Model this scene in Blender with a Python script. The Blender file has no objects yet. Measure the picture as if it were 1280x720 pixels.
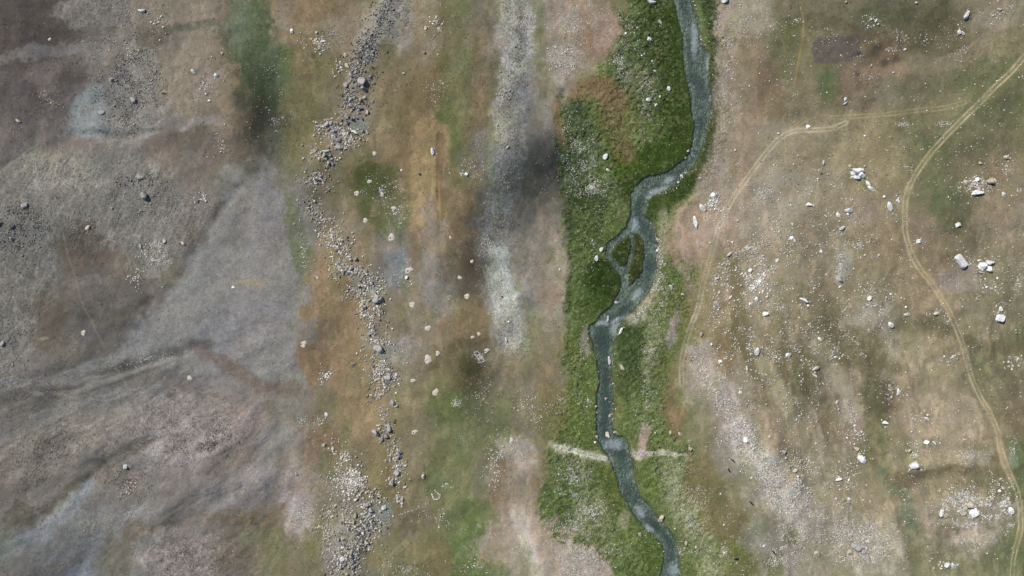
import math, random
import numpy as np

# ------------------------------------------------------------------ units
# All ground positions are written as (u, v): u to the east, v to the south,
# one unit = S metres, centre of the mapped ground at (640, 360).
S = 0.3
def WX(u): return (np.asarray(u) - 640.0) * S
def WY(v): return (360.0 - np.asarray(v)) * S

_rng = np.random.default_rng(7)
_TAB = [_rng.random((256, 256)).astype(np.float32) for _ in range(24)]

def vnoise(u, v, scale, k=0):
    """smooth value noise in 0..1; scale = units per lattice cell"""
    x = np.asarray(u, np.float32) / scale + 91.7 * (k + 1)
    y = np.asarray(v, np.float32) / scale + 37.3 * (k + 1)
    xi = np.floor(x).astype(np.int64); yi = np.floor(y).astype(np.int64)
    fx = (x - xi).astype(np.float32); fy = (y - yi).astype(np.float32)
    fx = fx * fx * fx * (fx * (fx * 6 - 15) + 10); fy = fy * fy * fy * (fy * (fy * 6 - 15) + 10)
    t = _TAB[k % len(_TAB)]
    x0 = xi & 255; x1 = (xi + 1) & 255; y0 = yi & 255; y1 = (yi + 1) & 255
    a = t[y0, x0] * (1 - fx) + t[y0, x1] * fx
    b = t[y1, x0] * (1 - fx) + t[y1, x1] * fx
    return a * (1 - fy) + b * fy

def fbm(u, v, scale, octs=4, k=0, gain=0.5):
    s = 0; a = 1.0; n = 0
    for i in range(octs):
        s = s + a * (vnoise(u, v, scale / 2 ** i, k + i) - 0.5); n += a; a *= gain
    return s / n * 2.0          # about -1..1

def sstep(a, b, x):
    t = np.clip((x - a) / (b - a), 0, 1)
    return t * t * (3 - 2 * t)

def lin(c):
    c = np.asarray(c, np.float32) / 255.0
    return np.where(c <= 0.04045, c / 12.92, ((c + 0.055) / 1.055) ** 2.4)

def smooth_line(pts, n=6):
    """Catmull-Rom through the points"""
    p = [np.array(q, float) for q in pts]
    p = [2 * p[0] - p[1]] + p + [2 * p[-1] - p[-2]]
    out = []
    for i in range(1, len(p) - 2):
        for j in range(n):
            t = j / n
            out.append(0.5 * ((2 * p[i]) + (p[i + 1] - p[i - 1]) * t + (2 * p[i - 1] - 5 * p[i] + 4 * p[i + 1] - p[i + 2]) * t * t
                              + (3 * p[i] - p[i - 1] - 3 * p[i + 1] + p[i + 2]) * t ** 3))
    out.append(p[-2])
    return np.array(out)

def seg_dist(u, v, pts):
    """distance to a polyline and signed side offset"""
    best = np.full(u.shape, 1e9, np.float32)
    side = np.zeros(u.shape, np.float32)
    for (x0, y0), (x1, y1) in zip(pts[:-1], pts[1:]):
        dx, dy = x1 - x0, y1 - y0
        L = dx * dx + dy * dy + 1e-9
        t = np.clip(((u - x0) * dx + (v - y0) * dy) / L, 0, 1)
        ex = u - (x0 + t * dx); ey = v - (y0 + t * dy)
        d = np.sqrt(ex * ex + ey * ey)
        m = d < best
        best = np.where(m, d, best)
        side = np.where(m, np.sign(ex * dy - ey * dx), side)
    return best, side

def poly_sd(u, v, pts):
    """signed distance to a closed polygon, positive inside"""
    n = len(pts)
    inside = np.zeros(u.shape, bool)
    best = np.full(u.shape, 1e9, np.float32)
    for i in range(n):
        x0, y0 = pts[i]; x1, y1 = pts[(i + 1) % n]
        dx, dy = x1 - x0, y1 - y0
        t = np.clip(((u - x0) * dx + (v - y0) * dy) / (dx * dx + dy * dy + 1e-9), 0, 1)
        ex = u - (x0 + t * dx); ey = v - (y0 + t * dy)
        best = np.minimum(best, ex * ex + ey * ey)
        c = ((y0 > v) != (y1 > v))
        if abs(dy) > 1e-9:
            inside ^= c & (u < (x1 - x0) * (v - y0) / dy + x0)
    d = np.sqrt(best)
    return np.where(inside, d, -d)

# ------------------------------------------------------------------ the stream
LB = [(838,-60),(842,-20),(843,0),(848,20),(853,45),(854,75),(857,95),(862,110),(864,125),(864,140),(868,155),(866,175),(860,192),(850,203),(838,212),(825,219),
      (808,222),(798,230),(790,240),(789,255),(788,268),(784,280),(775,292),(762,302),(757,312),(758,322),(767,334),(775,343),(777,352),(773,366),(765,380),(752,393),
      (745,402),(736,408),(737,417),(741,432),(745,447),(748,465),(748,480),(746,500),(746,520),(746,545),(751,556),(758,566),(763,575),(767,588),(771,600),(776,616),
      (786,632),(797,650),(806,660),(818,670),(826,680),(830,690),(829,705),(825,720),(818,745),(812,780)]
RB = [(862,-60),(864,-20),(865,0),(868,15),(873,30),(875,48),(879,59),(886,64),(886,80),(885,95),(886,104),(889,112),(890,135),(888,148),(882,170),(877,188),(868,205),
      (856,218),(845,229),(835,236),(820,242),(811,251),(808,262),(807,270),(813,276),(818,286),(821,299),(823,312),(822,330),(820,345),(814,360),(806,373),(797,384),(788,392),
      (780,399),(775,407),(770,418),(767,430),(766,442),(765,460),(766,480),(767,500),(767,520),(766,532),(768,544),(780,547),(786,556),(790,570),(792,590),(795,608),
      (802,621),(812,632),(822,645),(830,655),(838,666),(845,677),(848,690),(848,703),(851,720),(848,745),(842,780)]
ISL_L = [(786,294),(778,299),(769,307),(764,316),(765,322),(770,328),(777,333),(782,330),(785,322),(788,311),(788,300)]
ISL_R = [(791,291),(798,292),(803,300),(805,312),(804,328),(801,341),(795,350),(787,357),(785,345),(787,331),(790,316),(792,302)]
LBs, RBs = smooth_line(LB, 4), smooth_line(RB, 4)
STREAM = np.concatenate([LBs, RBs[::-1]])
CENTRE = smooth_line([((a[0] + b[0]) / 2, (a[1] + b[1]) / 2) for a, b in zip(LBs[::6], RBs[::6])], 2)
ISL_Ls, ISL_Rs = smooth_line(ISL_L + ISL_L[:1], 3)[:-1], smooth_line(ISL_R + ISL_R[:1], 3)[:-1]

RIFFLES = [(794,281,5,8,0),(818,240,10,4,-20),(828,236,8,3,-20),(771,400,9,3,-30),(768,410,6,8,15),(768,556,12,7,0),(800,640,5,8,-35),(842,712,7,9,0),(812,661,6,3,35),(836,225,8,4,-25),(797,368,9,4,-50),(812,246,5,3,0),(788,352,3,6,0),(886,80,3,12,0),(868,50,4,20,0),(754,404,8,3,0),(760,575,6,5,30)]
def riffle(u, v):
    """0..1 where the stream breaks white over shallow stones"""
    sh = np.zeros(np.shape(u), np.float32); n = fbm(u, v, 3.0, 3, 14, .8)
    for x, y, rx, ry, an in RIFFLES:
        ca, sa = math.cos(math.radians(an)), math.sin(math.radians(an))
        ex = ((u - x) * ca + (v - y) * sa) / rx; ey = (-(u - x) * sa + (v - y) * ca) / ry
        sh = np.maximum(sh, 1 - sstep(.3, 1.5, np.sqrt(ex * ex + ey * ey) + .7 * n))
    return sh

def stream_sd(u, v):
    """positive inside the water, negative on land, in units; exact near the stream"""
    u = np.asarray(u, np.float32); v = np.asarray(v, np.float32)
    out = np.full(u.shape, -60.0, np.float32)
    m = (u > 690) & (u < 950) & (v > -70) & (v < 790)
    if m.any():
        uu, vv = u[m], v[m]
        wu = uu + 1.6 * fbm(uu, vv, 9, 3, 3) + 1.1 * fbm(uu, vv, 3, 2, 4); wv = vv + 1.6 * fbm(uu, vv, 9, 3, 8) + 1.1 * fbm(uu, vv, 3, 2, 9)
        d = poly_sd(wu, wv, STREAM)
        d = np.minimum(d, -poly_sd(wu, wv, ISL_Ls))
        d = np.minimum(d, -poly_sd(wu, wv, ISL_Rs))
        out[m] = d
    return out

ROCK_SPOTS = []
# ------------------------------------------------------------------ colour of the ground
GX = [40 + 80 * i for i in range(16)]
GY = [40 + 80 * i for i in range(9)]
GRID = [
 [(86,75,67),(98,88,79),(112,101,84),(122,106,84),(108,98,78),(112,103,88),(120,110,94),(112,102,88),(130,120,110),(118,108,90),(90,98,62),(124,114,100),(98,94,68),(98,90,74),(100,94,74),(120,110,90)],
 [(92,82,78),(106,96,90),(112,106,98),(122,100,72),(96,92,70),(116,106,90),(106,94,70),(100,96,76),(126,118,108),(112,104,74),(96,100,60),(132,120,108),(112,102,78),(106,94,76),(106,100,76),(98,96,68)],
 [(102,92,86),(106,100,94),(116,108,100),(110,96,80),(104,100,88),(106,100,78),(112,94,66),(116,106,88),(98,95,90),(98,102,68),(110,108,80),(138,126,114),(126,114,94),(124,114,90),(98,96,68),(112,102,82)],
 [(100,94,88),(96,90,84),(112,106,98),(110,102,94),(108,102,96),(112,102,84),(116,106,88),(112,98,74),(114,108,98),(90,98,60),(112,110,82),(138,124,108),(124,114,96),(124,112,90),(108,96,74),(116,106,86)],
 [(96,88,80),(96,86,76),(100,90,80),(104,98,92),(114,110,106),(122,108,88),(118,110,96),(110,102,92),(132,126,116),(100,104,66),(112,112,80),(132,118,98),(122,112,92),(122,112,88),(124,108,84),(114,106,84)],
 [(98,92,86),(94,88,80),(96,90,86),(106,101,98),(112,108,104),(124,106,82),(118,108,92),(112,104,96),(116,106,90),(104,106,70),(104,106,72),(126,114,96),(114,102,76),(120,112,92),(128,116,92),(108,100,76)],
 [(102,94,88),(108,100,90),(110,98,90),(116,102,94),(112,104,98),(122,108,86),(112,104,84),(100,100,76),(112,106,88),(104,106,66),(104,106,72),(130,118,104),(118,108,90),(112,98,80),(132,118,98),(104,96,74)],
 [(112,100,90),(106,98,90),(114,104,96),(120,108,100),(112,104,96),(104,98,80),(116,106,84),(100,102,74),(124,112,96),(108,108,74),(104,106,70),(122,112,92),(140,130,116),(118,110,88),(124,112,92),(98,94,68)],
 [(104,100,98),(102,102,102),(110,102,94),(108,98,86),(112,104,86),(110,104,90),(104,100,78),(92,100,68),(140,128,118),(120,116,90),(106,110,78),(106,104,74),(134,124,114),(130,122,106),(124,116,102),(106,104,78)],
]

# brushes: kind, geometry, colour, strength, softness, edge noise, (gravel, meadow, streak)
B = []
def ell(x, y, rx, ry, c, a=0.8, ang=0, soft=0.45, nz=0.35, g=0, m=0, s=0): B.append(('e', (x, y, rx, ry, ang), c, a, soft, nz, (g, m, s)))
def lin_(pts, w, c, a=0.8, soft=0.5, nz=0.35, g=0, m=0, s=0): B.append(('l', (smooth_line(pts, 3), w), c, a, soft, nz, (g, m, s)))
def pol(pts, c, a=0.8, soft=8, nz=7, g=0, m=0, s=0): B.append(('p', (np.array(pts, float),), c, a, soft, nz, (g, m, s)))

# --- west: gravelly slopes
ell(50,20,60,34,(82,70,62),.7); ell(20,60,40,22,(84,70,62),.6)
ell(60,62,70,9,(112,108,104),.7,-8); ell(130,12,60,22,(120,112,102),.8,g=.9)
ell(155,70,60,32,(118,110,98),.7,g=.8); ell(20,120,60,30,(90,78,72),.6); ell(60,100,30,20,(114,100,94),.5)
ell(165,130,44,50,(122,116,106),.8,g=1); pol([(108,102),(128,106),(134,150),(168,162),(200,160),(205,170),(150,180),(110,172),(80,160),(92,128)],(120,124,122),.9,4,4,g=.4)
ell(150,163,75,4,(92,90,86),.5,2); ell(90,92,22,14,(82,74,56),.7,-25); ell(190,45,28,14,(92,76,56),.7,-20)
ell(220,10,50,20,(134,114,84),.6); ell(245,32,36,8,(78,84,58),.8,-4); ell(255,95,52,58,(130,110,80),.85); ell(215,70,20,12,(124,104,70),.7)
ell(250,155,30,8,(138,124,116),.7,-15); ell(270,95,12,8,(146,126,118),.7); ell(258,112,5,18,(142,124,112),.6,30)
ell(205,190,26,26,(112,92,76),.8); ell(230,235,36,34,(116,96,78),.8); ell(240,175,30,18,(98,84,66),.7); ell(285,225,26,16,(98,100,84),.5)
ell(100,185,80,14,(116,98,80),.5,-12); ell(20,200,40,5,(96,88,82),.5,-28)
pol([(20,200),(90,185),(180,190),(225,215),(265,250),(262,290),(230,330),(180,330),(130,310),(80,330),(60,400),(20,480),(-40,500),(-40,220)],(114,108,98),.75,14,10,g=1,s=.6)
ell(75,215,60,26,(128,122,106),.7,15,g=1,s=1); ell(25,300,50,40,(100,96,90),.6,g=1); ell(95,280,50,20,(116,114,102),.5,g=1,s=.6)
ell(105,300,32,24,(88,78,62),.8); ell(135,322,18,10,(112,84,60),.75); ell(90,328,16,20,(106,84,62),.6); ell(180,335,32,22,(108,94,70),.7,g=.6); ell(195,330,22,22,(132,128,118),.6,g=1)
ell(120,375,60,30,(94,86,78),.7); ell(60,385,30,16,(92,78,58),.6); ell(60,420,18,26,(100,80,56),.6); ell(85,435,34,14,(106,92,70),.6); ell(56,423,7,2,(134,124,92),.6)
ell(60,445,60,12,(118,104,94),.5,-15); ell(120,350,30,8,(118,106,98),.5); ell(165,390,40,8,(92,84,68),.6,-20)
ell(215,345,12,22,(112,100,70),.8,25); ell(240,300,20,40,(106,94,82),.6,20)
pol([(292,205),(345,205),(378,240),(388,300),(384,380),(378,470),(372,560),(330,600),(300,500),(250,465),(180,455),(150,440),(165,400),(205,372),(232,345),(250,310),(275,262)],(120,116,111),.9,12,16,g=.5)
ell(300,410,70,40,(122,118,118),.6,-20,g=.4); ell(310,355,26,5,(132,118,98),.6); ell(330,270,26,60,(116,110,108),.4)
lin_([(150,452),(200,445),(235,435),(262,430)],7,(96,91,84),.6,.9); lin_([(70,480),(140,470),(200,452),(245,438)],4,(132,124,114),.7,.9)
lin_([(0,505),(60,500),(120,482),(170,462),(215,445)],9,(92,86,76),.7,.8); lin_([(0,480),(50,478),(110,460),(150,445),(190,430)],6,(126,122,118),.6,.8,g=.8); lin_([(40,492),(90,490),(150,470),(215,448)],3,(134,126,116),.6,.9)
lin_([(240,432),(280,452),(320,482),(370,490)],8,(104,88,78),.7,.9); lin_([(0,545),(60,520),(130,500),(200,488)],8,(104,102,100),.6,.8,g=.8)
lin_([(0,520),(60,510),(120,492),(150,480)],3,(90,84,76),.5,.9)
ell(225,535,85,46,(136,124,118),.8,-12,g=.8); ell(290,510,50,34,(126,112,104),.6); ell(120,500,50,14,(104,102,96),.6,-10,g=.6)
ell(60,560,66,34,(112,102,88),.7,-25,g=1); ell(120,540,60,12,(120,108,98),.5,-28,g=1)
lin_([(60,640),(110,600),(150,570),(190,548)],8,(92,84,62),.75,.8); lin_([(140,575),(180,552),(210,545)],4,(126,120,112),.6,.9,g=.8)
ell(150,600,34,26,(120,106,98),.6,g=1); ell(170,615,40,18,(104,100,86),.5,g=.8)
lin_([(-20,690),(20,680),(60,660),(92,635),(112,608)],9,(114,120,128),.7,.6,.9,g=.7); lin_([(95,720),(112,690),(130,676),(145,672)],9,(112,120,130),.7,.6,.9,g=.7); ell(80,645,30,14,(122,122,122),.6,-35,g=.8)
ell(140,650,55,14,(118,116,112),.7,-12,g=.8); lin_([(0,715),(50,712),(95,700),(140,672)],6,(108,98,90),.6,.8,g=1); lin_([(90,668),(110,655),(100,690)],3,(96,94,86),.5,.9)
ell(25,645,22,18,(88,84,64),.85); ell(10,670,14,20,(98,100,76),.5); ell(150,690,20,26,(104,92,66),.7); ell(130,705,14,14,(112,108,78),.6)
ell(170,660,18,10,(104,86,62),.7); ell(240,695,56,34,(136,120,112),.85,g=1); ell(285,645,46,10,(98,86,66),.7,8); ell(285,690,22,20,(106,92,70),.6); ell(320,668,36,12,(100,98,78),.7); ell(345,690,24,30,(102,100,74),.6)
lin_([(200,660),(240,645),(280,625),(300,612)],5,(110,100,84),.6,.9); ell(225,665,30,8,(136,124,112),.6,-8)
ell(300,612,60,26,(122,118,118),.6,-20,g=.8); ell(255,590,60,10,(124,110,100),.5,-28)
ell(372,622,24,50,(142,130,124),.85,g=.6); ell(372,642,16,22,(152,146,142),.6,g=1); ell(400,560,26,28,(116,96,76),.6); ell(410,580,12,16,(84,96,66),.8); ell(385,610,14,34,(116,100,86),.4)
lin_([(330,500),(345,520),(352,560),(345,620),(320,650)],6,(104,98,92),.4,.9)
# --- green tongue and dark patch in the north west
ell(318,50,38,66,(80,88,64),.9,-8,.4); ell(345,90,24,40,(92,98,72),.6); ell(300,20,20,34,(96,104,84),.5); ell(352,20,16,34,(136,118,96),.8); ell(355,12,10,30,(128,122,112),.6,g=.7)
ell(330,95,36,50,(78,88,66),.5,0,.8); ell(360,180,20,60,(104,100,76),.5); ell(372,290,10,50,(96,100,74),.7,-8); ell(378,325,12,26,(84,92,66),.6); ell(385,60,22,70,(114,100,74),.5)
# --- boulder ridge and the ochre strips
ell(400,15,45,20,(114,98,78),.6); ell(380,60,12,34,(132,114,88),.6); lin_([(492,-10),(486,20),(468,42),(456,70),(452,95)],17,(134,128,120),.85,.5,g=1); ell(500,30,16,34,(122,120,116),.7,g=1); ell(410,45,30,22,(130,118,106),.5,g=.9)
lin_([(452,95),(447,120),(444,150),(424,172)],18,(124,114,102),.7,.5,g=1); ell(445,155,16,8,(126,126,116),.8); ell(400,90,28,60,(104,98,72),.5); ell(395,170,16,26,(120,106,84),.5); ell(375,160,16,60,(102,98,68),.5)
ell(485,90,18,30,(108,98,76),.6); ell(480,150,18,60,(122,110,92),.6); ell(485,130,6,30,(100,92,70),.5); ell(520,150,26,50,(108,92,64),.6); ell(545,120,12,44,(104,86,52),.6); ell(530,180,12,24,(92,88,56),.6)
lin_([(556,-10),(558,30),(556,80),(552,140),(545,170)],6,(96,84,54),.6,.7); lin_([(578,0),(574,60),(568,110),(566,170),(572,220)],20,(98,100,72),.65,.8,.7); ell(562,165,14,30,(84,94,62),.5); ell(510,20,14,24,(130,120,108),.5); ell(600,60,14,60,(118,110,96),.7)
ell(604,20,14,50,(98,92,80),.6); ell(600,120,12,70,(112,98,76),.6)
lin_([(536,170),(534,200),(532,250),(538,280),(540,300)],22,(142,116,72),.9,.45,.3); lin_([(549,170),(549,230),(551,290),(556,320)],5,(112,86,52),.8,.5); ell(551,305,8,24,(120,94,54),.7); ell(560,280,12,60,(108,94,70),.5)
ell(470,225,26,22,(74,80,46),.75,20,.6); ell(455,235,22,24,(82,84,52),.6); ell(455,262,10,14,(74,76,44),.8); ell(470,275,8,8,(70,72,42),.7); ell(487,260,26,34,(92,94,66),.6); ell(485,285,20,16,(86,92,68),.5)
ell(450,300,12,14,(126,104,74),.6); ell(490,330,30,40,(114,108,102),.7); ell(495,335,16,20,(112,116,116),.8,g=.6); ell(545,330,24,70,(124,118,114),.75,-8,g=.4); ell(520,310,10,30,(120,98,84),.5); ell(490,345,12,30,(108,104,102),.4)
ell(580,300,20,60,(100,88,70),.6); ell(590,350,26,30,(92,82,68),.55); ell(605,250,12,50,(112,108,98),.5); ell(590,405,34,34,(126,108,78),.7); ell(565,430,20,30,(124,98,64),.6); ell(575,460,40,30,(112,98,60),.7); ell(590,455,14,30,(74,72,46),.55); ell(588,430,22,8,(104,88,66),.5)
ell(558,395,12,80,(112,104,96),.5); ell(560,340,8,20,(96,84,72),.5)
ell(425,400,34,80,(128,108,84),.7); ell(410,340,22,50,(126,108,84),.6); ell(380,392,9,11,(116,96,56),.7); ell(400,450,26,20,(116,98,74),.6); ell(385,460,10,26,(124,100,72),.6)
ell(455,350,18,12,(128,128,116),.7,g=.8); ell(466,362,14,10,(138,140,132),.7); ell(472,425,22,10,(130,128,116),.7); ell(500,438,34,16,(128,126,122),.7,-15,g=.6); ell(488,446,12,10,(142,144,140),.6); ell(475,400,30,34,(120,110,92),.5,g=.8); ell(440,310,22,40,(122,112,98),.5,g=.8); ell(475,465,30,30,(122,114,98),.5,g=.8)
ell(520,440,20,40,(112,106,98),.6); ell(545,470,26,30,(110,100,80),.5); ell(460,520,18,40,(126,108,80),.5); ell(490,560,20,40,(120,108,76),.5); ell(510,520,14,40,(120,110,88),.5)
ell(407,510,12,30,(94,92,68),.4); ell(360,505,26,30,(110,104,92),.5); ell(420,600,30,60,(108,100,82),.4,g=.6); ell(440,640,36,50,(124,116,104),.6,g=1); ell(430,690,26,40,(126,120,112),.75,g=1)
ell(480,640,10,20,(120,124,120),.7); ell(475,600,18,24,(122,112,72),.6); ell(415,560,10,30,(110,92,70),.5); ell(395,690,12,30,(100,98,68),.5)
lin_([(555,490),(560,540),(556,580),(565,620),(590,660),(600,720)],24,(98,102,72),.6,.8,.7); ell(520,650,26,22,(108,96,84),.7); ell(525,575,18,50,(118,108,90),.5); ell(595,690,34,34,(92,104,66),.65); ell(545,695,24,26,(112,96,62),.6); ell(500,700,24,30,(118,112,84),.5); ell(560,510,18,20,(86,94,58),.6); ell(545,600,16,18,(94,102,74),.5)
ell(600,600,20,30,(116,108,92),.5); ell(470,700,14,20,(120,110,80),.4)
# --- pale gravel strip
lin_([(638,-20),(646,30),(648,70),(645,110),(638,150),(632,200),(628,250),(620,300),(622,350),(632,400),(640,430)],22,(140,136,130),.85,.45,.4,g=1)
ell(655,40,12,50,(148,144,138),.5,g=.6); lin_([(620,320),(622,350),(632,385),(642,420)],15,(162,162,152),.8,.5,g=1); ell(610,190,16,30,(130,124,114),.6,g=.8); lin_([(672,0),(676,60),(680,120)],8,(112,108,88),.7,.7)
ell(600,320,18,34,(90,82,76),.5,0,.8); ell(655,130,26,30,(110,108,106),.4,0,.8)
ell(655,290,26,40,(128,120,112),.6,g=.5); ell(652,320,14,50,(132,124,114),.5); ell(688,345,18,50,(132,118,104),.6,4); ell(692,370,14,20,(130,110,92),.35); ell(700,320,7,20,(150,136,128),.5)
ell(665,420,16,40,(128,122,98),.6); ell(640,450,18,16,(124,116,88),.5); ell(610,440,24,12,(128,118,100),.5); ell(625,480,30,24,(112,104,82),.5); ell(680,455,20,26,(116,104,84),.5)
# --- north pinkish gravel bank beside the meadow
ell(720,45,36,60,(136,124,114),.8,10,g=.5); ell(705,75,20,20,(148,138,128),.6,g=.9); ell(745,55,22,20,(116,94,74),.6); ell(728,35,12,20,(132,112,92),.5); ell(758,40,14,26,(142,124,116),.6)
# --- meadow
MEAD_L = [(783,-70),(786,-10),(776,20),(776,42),(768,58),(757,82),(738,106),(706,120),(698,150),(697,200),(712,240),(714,300),(716,340),(712,400),(706,440),(706,480),(706,520),(690,542),(678,575),(676,620),(676,665),(712,672),(744,688),(765,718),(790,790),(850,790),
          (848,690),(790,600),(770,540),(768,460),(780,398),(820,350),(815,270),(880,200),(880,80),(862,-70)]
pol(MEAD_L,(82,98,50),.95,6,16,m=1)
MEAD_R = [(862,-70),(895,-70),(893,0),(898,60),(901,120),(898,180),(886,222),(866,248),(842,262),(832,275),(834,300),(846,322),(866,345),(868,385),(842,430),(828,480),(832,520),(856,556),(866,600),(886,650),(905,690),(930,790),(840,790),(848,690),(790,600),(770,540),(768,460),(780,398),(820,350),(815,270),(880,200),(880,80)]
pol(MEAD_R,(92,106,60),.93,6,16,m=1)
lin_([(828,-40),(835,30),(842,90),(850,140),(850,175),(835,200),(805,212),(785,228)],26,(50,68,18),.9,.5,.3,m=.6)
ell(822,55,30,60,(56,74,26),.7,m=.5); ell(800,105,30,34,(72,86,54),.6,m=.8); ell(782,78,22,26,(76,92,58),.6,m=.8); ell(778,205,26,18,(64,88,24),.8,-25,m=.4); ell(815,195,34,14,(54,74,20),.8,-25)
lin_([(888,0),(893,60),(893,120),(890,170),(876,215),(850,245)],9,(48,64,24),.85,.6,m=.3); lin_([(862,232),(835,250),(818,262)],14,(46,62,18),.8,.5)
ell(765,140,22,30,(104,98,48),.75,m=.4); ell(778,185,14,22,(108,98,40),.75,m=.4); ell(740,110,26,14,(120,96,60),.8,-20); ell(768,120,18,16,(118,94,54),.6); ell(790,160,12,18,(108,108,72),.5); ell(698,150,6,34,(118,94,64),.6); ell(795,100,20,12,(116,120,94),.5,30,m=.5)
ell(722,160,18,34,(66,80,50),.8,m=.9); ell(728,205,26,28,(94,108,78),.7,m=.9); ell(745,240,30,22,(84,100,66),.6,m=.9); ell(735,270,26,40,(54,70,38),.8,m=1); ell(776,262,14,14,(98,104,70),.5,m=.5)
ell(733,330,20,70,(72,90,44),.7,m=1); ell(755,350,24,34,(40,56,14),.92,10,.4); ell(745,395,18,34,(58,80,28),.7,m=.8); ell(725,430,18,40,(88,100,52),.6,m=.8); ell(722,375,12,50,(68,88,42),.6,m=1)
pol([tuple(p) for p in ISL_L],(46,60,20),.9,3,1,m=.3); pol([tuple(p) for p in ISL_R],(54,62,28),.95,3,1,m=.1)
ell(832,325,14,34,(122,116,84),.75,12,m=.3); lin_([(828,270),(833,300),(828,330),(818,355),(805,380),(790,400)],8,(140,138,112),.6,.7,g=.6); ell(795,395,14,10,(148,144,130),.8,-30); ell(806,370,8,14,(148,144,112),.7,30,g=.8); ell(846,300,10,30,(122,104,62),.6); ell(846,345,26,30,(78,98,46),.8,m=.8)
ell(852,400,22,40,(92,98,54),.7,m=.4); ell(838,412,7,26,(130,122,116),.85,15,.5); ell(812,440,14,40,(118,124,94),.6,m=.6); ell(790,430,18,34,(52,72,32),.8,m=1); ell(790,475,20,30,(60,74,40),.7,m=.9); ell(825,460,16,34,(76,84,40),.5,m=.6)
ell(810,510,26,34,(86,102,58),.7,m=.8); ell(840,500,14,40,(112,98,56),.7); ell(845,520,12,24,(126,96,50),.6); ell(805,550,8,22,(150,134,126),.9,8,.4); ell(800,566,18,7,(158,152,144),.85); ell(833,566,24,3.5,(176,176,160),.7,0,.5,.9,g=1); ell(860,570,10,5,(142,132,122),.6)
ell(688,505,34,20,(116,104,66),.7); ell(720,520,24,34,(86,102,48),.8,m=1); ell(690,530,20,18,(98,98,56),.6,m=.4); ell(660,500,14,20,(128,118,104),.5)
ell(712,590,26,26,(108,116,84),.75,m=.9); ell(740,640,30,30,(110,118,84),.7,m=.9); ell(700,620,22,40,(76,96,46),.7,m=1); ell(768,610,14,40,(74,88,32),.8,-22,m=.4); ell(795,660,20,22,(88,104,52),.8,m=.7); ell(760,680,40,20,(94,108,62),.8,m=1); ell(815,690,14,30,(72,90,32),.8,m=.3)
lin_([(835,590),(848,625),(865,650),(880,680),(890,720)],18,(128,132,104),.7,.6,g=.7,m=.5); ell(815,600,18,30,(86,102,50),.8,m=.8); ell(850,690,26,30,(88,104,56),.7,m=.8); ell(845,585,16,14,(104,112,76),.6)
ell(875,590,22,34,(110,96,50),.75); ell(905,640,26,40,(112,98,46),.8,-15); ell(922,665,20,26,(112,94,40),.8); ell(930,700,22,34,(92,94,56),.7,m=.4); ell(895,610,20,20,(104,100,52),.6); ell(905,690,26,20,(90,98,56),.5,m=.4)
ell(732,427,6,20,(124,122,116),.85,0,.5,g=.6)
lin_([(690,556),(715,563),(745,570),(760,573)],4.5,(176,174,160),.55,.6,1.2,g=1); ell(727,640,9,12,(128,130,106),.4); ell(779,650,7,12,(136,134,112),.6,20)
# --- pale ground south of the gravel
ell(640,600,30,46,(132,120,108),.7); ell(655,680,60,34,(146,132,120),.75); ell(725,705,36,26,(150,138,132),.9,30,.35,g=.8); lin_([(648,640),(660,680),(672,720)],9,(160,150,142),.7,.7); ell(635,560,20,14,(142,136,124),.6); ell(640,630,14,26,(140,124,112),.5); ell(622,600,8,30,(112,94,72),.5)
ell(655,565,14,20,(146,140,134),.5); ell(690,700,20,26,(152,140,130),.6)
# --- east bank: pale pink gravel and tan steppe
lin_([(905,0),(908,60),(908,130),(900,190),(880,240)],16,(142,130,120),.7,.7,g=.6); ell(940,90,26,70,(112,96,70),.55); ell(930,180,24,50,(126,108,88),.6); ell(870,290,38,34,(144,126,116),.8,-20); ell(860,320,20,20,(132,112,100),.5); ell(935,20,36,22,(142,132,120),.6)
ell(895,400,34,60,(126,112,88),.7); ell(935,350,36,40,(134,122,106),.5,g=.5); ell(905,430,14,40,(112,96,64),.7,12); ell(925,400,12,40,(110,96,64),.6); ell(875,475,26,40,(140,128,120),.7,g=.4); lin_([(845,330),(860,350),(868,372)],5,(132,118,104),.6,.7)
lin_([(872,440),(880,470),(908,510),(930,550),(955,590),(975,620)],16,(146,136,128),.7,.6,.5,g=.9); ell(912,500,26,24,(150,138,130),.5,g=.6); ell(905,570,26,22,(118,116,108),.6); ell(910,540,12,30,(140,124,116),.5)
lin_([(930,545),(955,590),(985,630),(1005,665)],22,(156,150,146),.75,.6,.6,g=1); ell(990,620,30,26,(158,150,142),.7,35,g=1); ell(1000,580,26,40,(130,118,100),.5,-20,g=.4); ell(925,610,20,30,(120,118,110),.5)
ell(940,665,22,22,(112,112,104),.7); ell(985,690,40,34,(124,118,112),.7,g=.6); ell(968,706,16,14,(84,90,50),.75,-30); ell(985,676,14,10,(96,98,70),.6); ell(1020,660,26,30,(136,126,120),.6)
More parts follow.
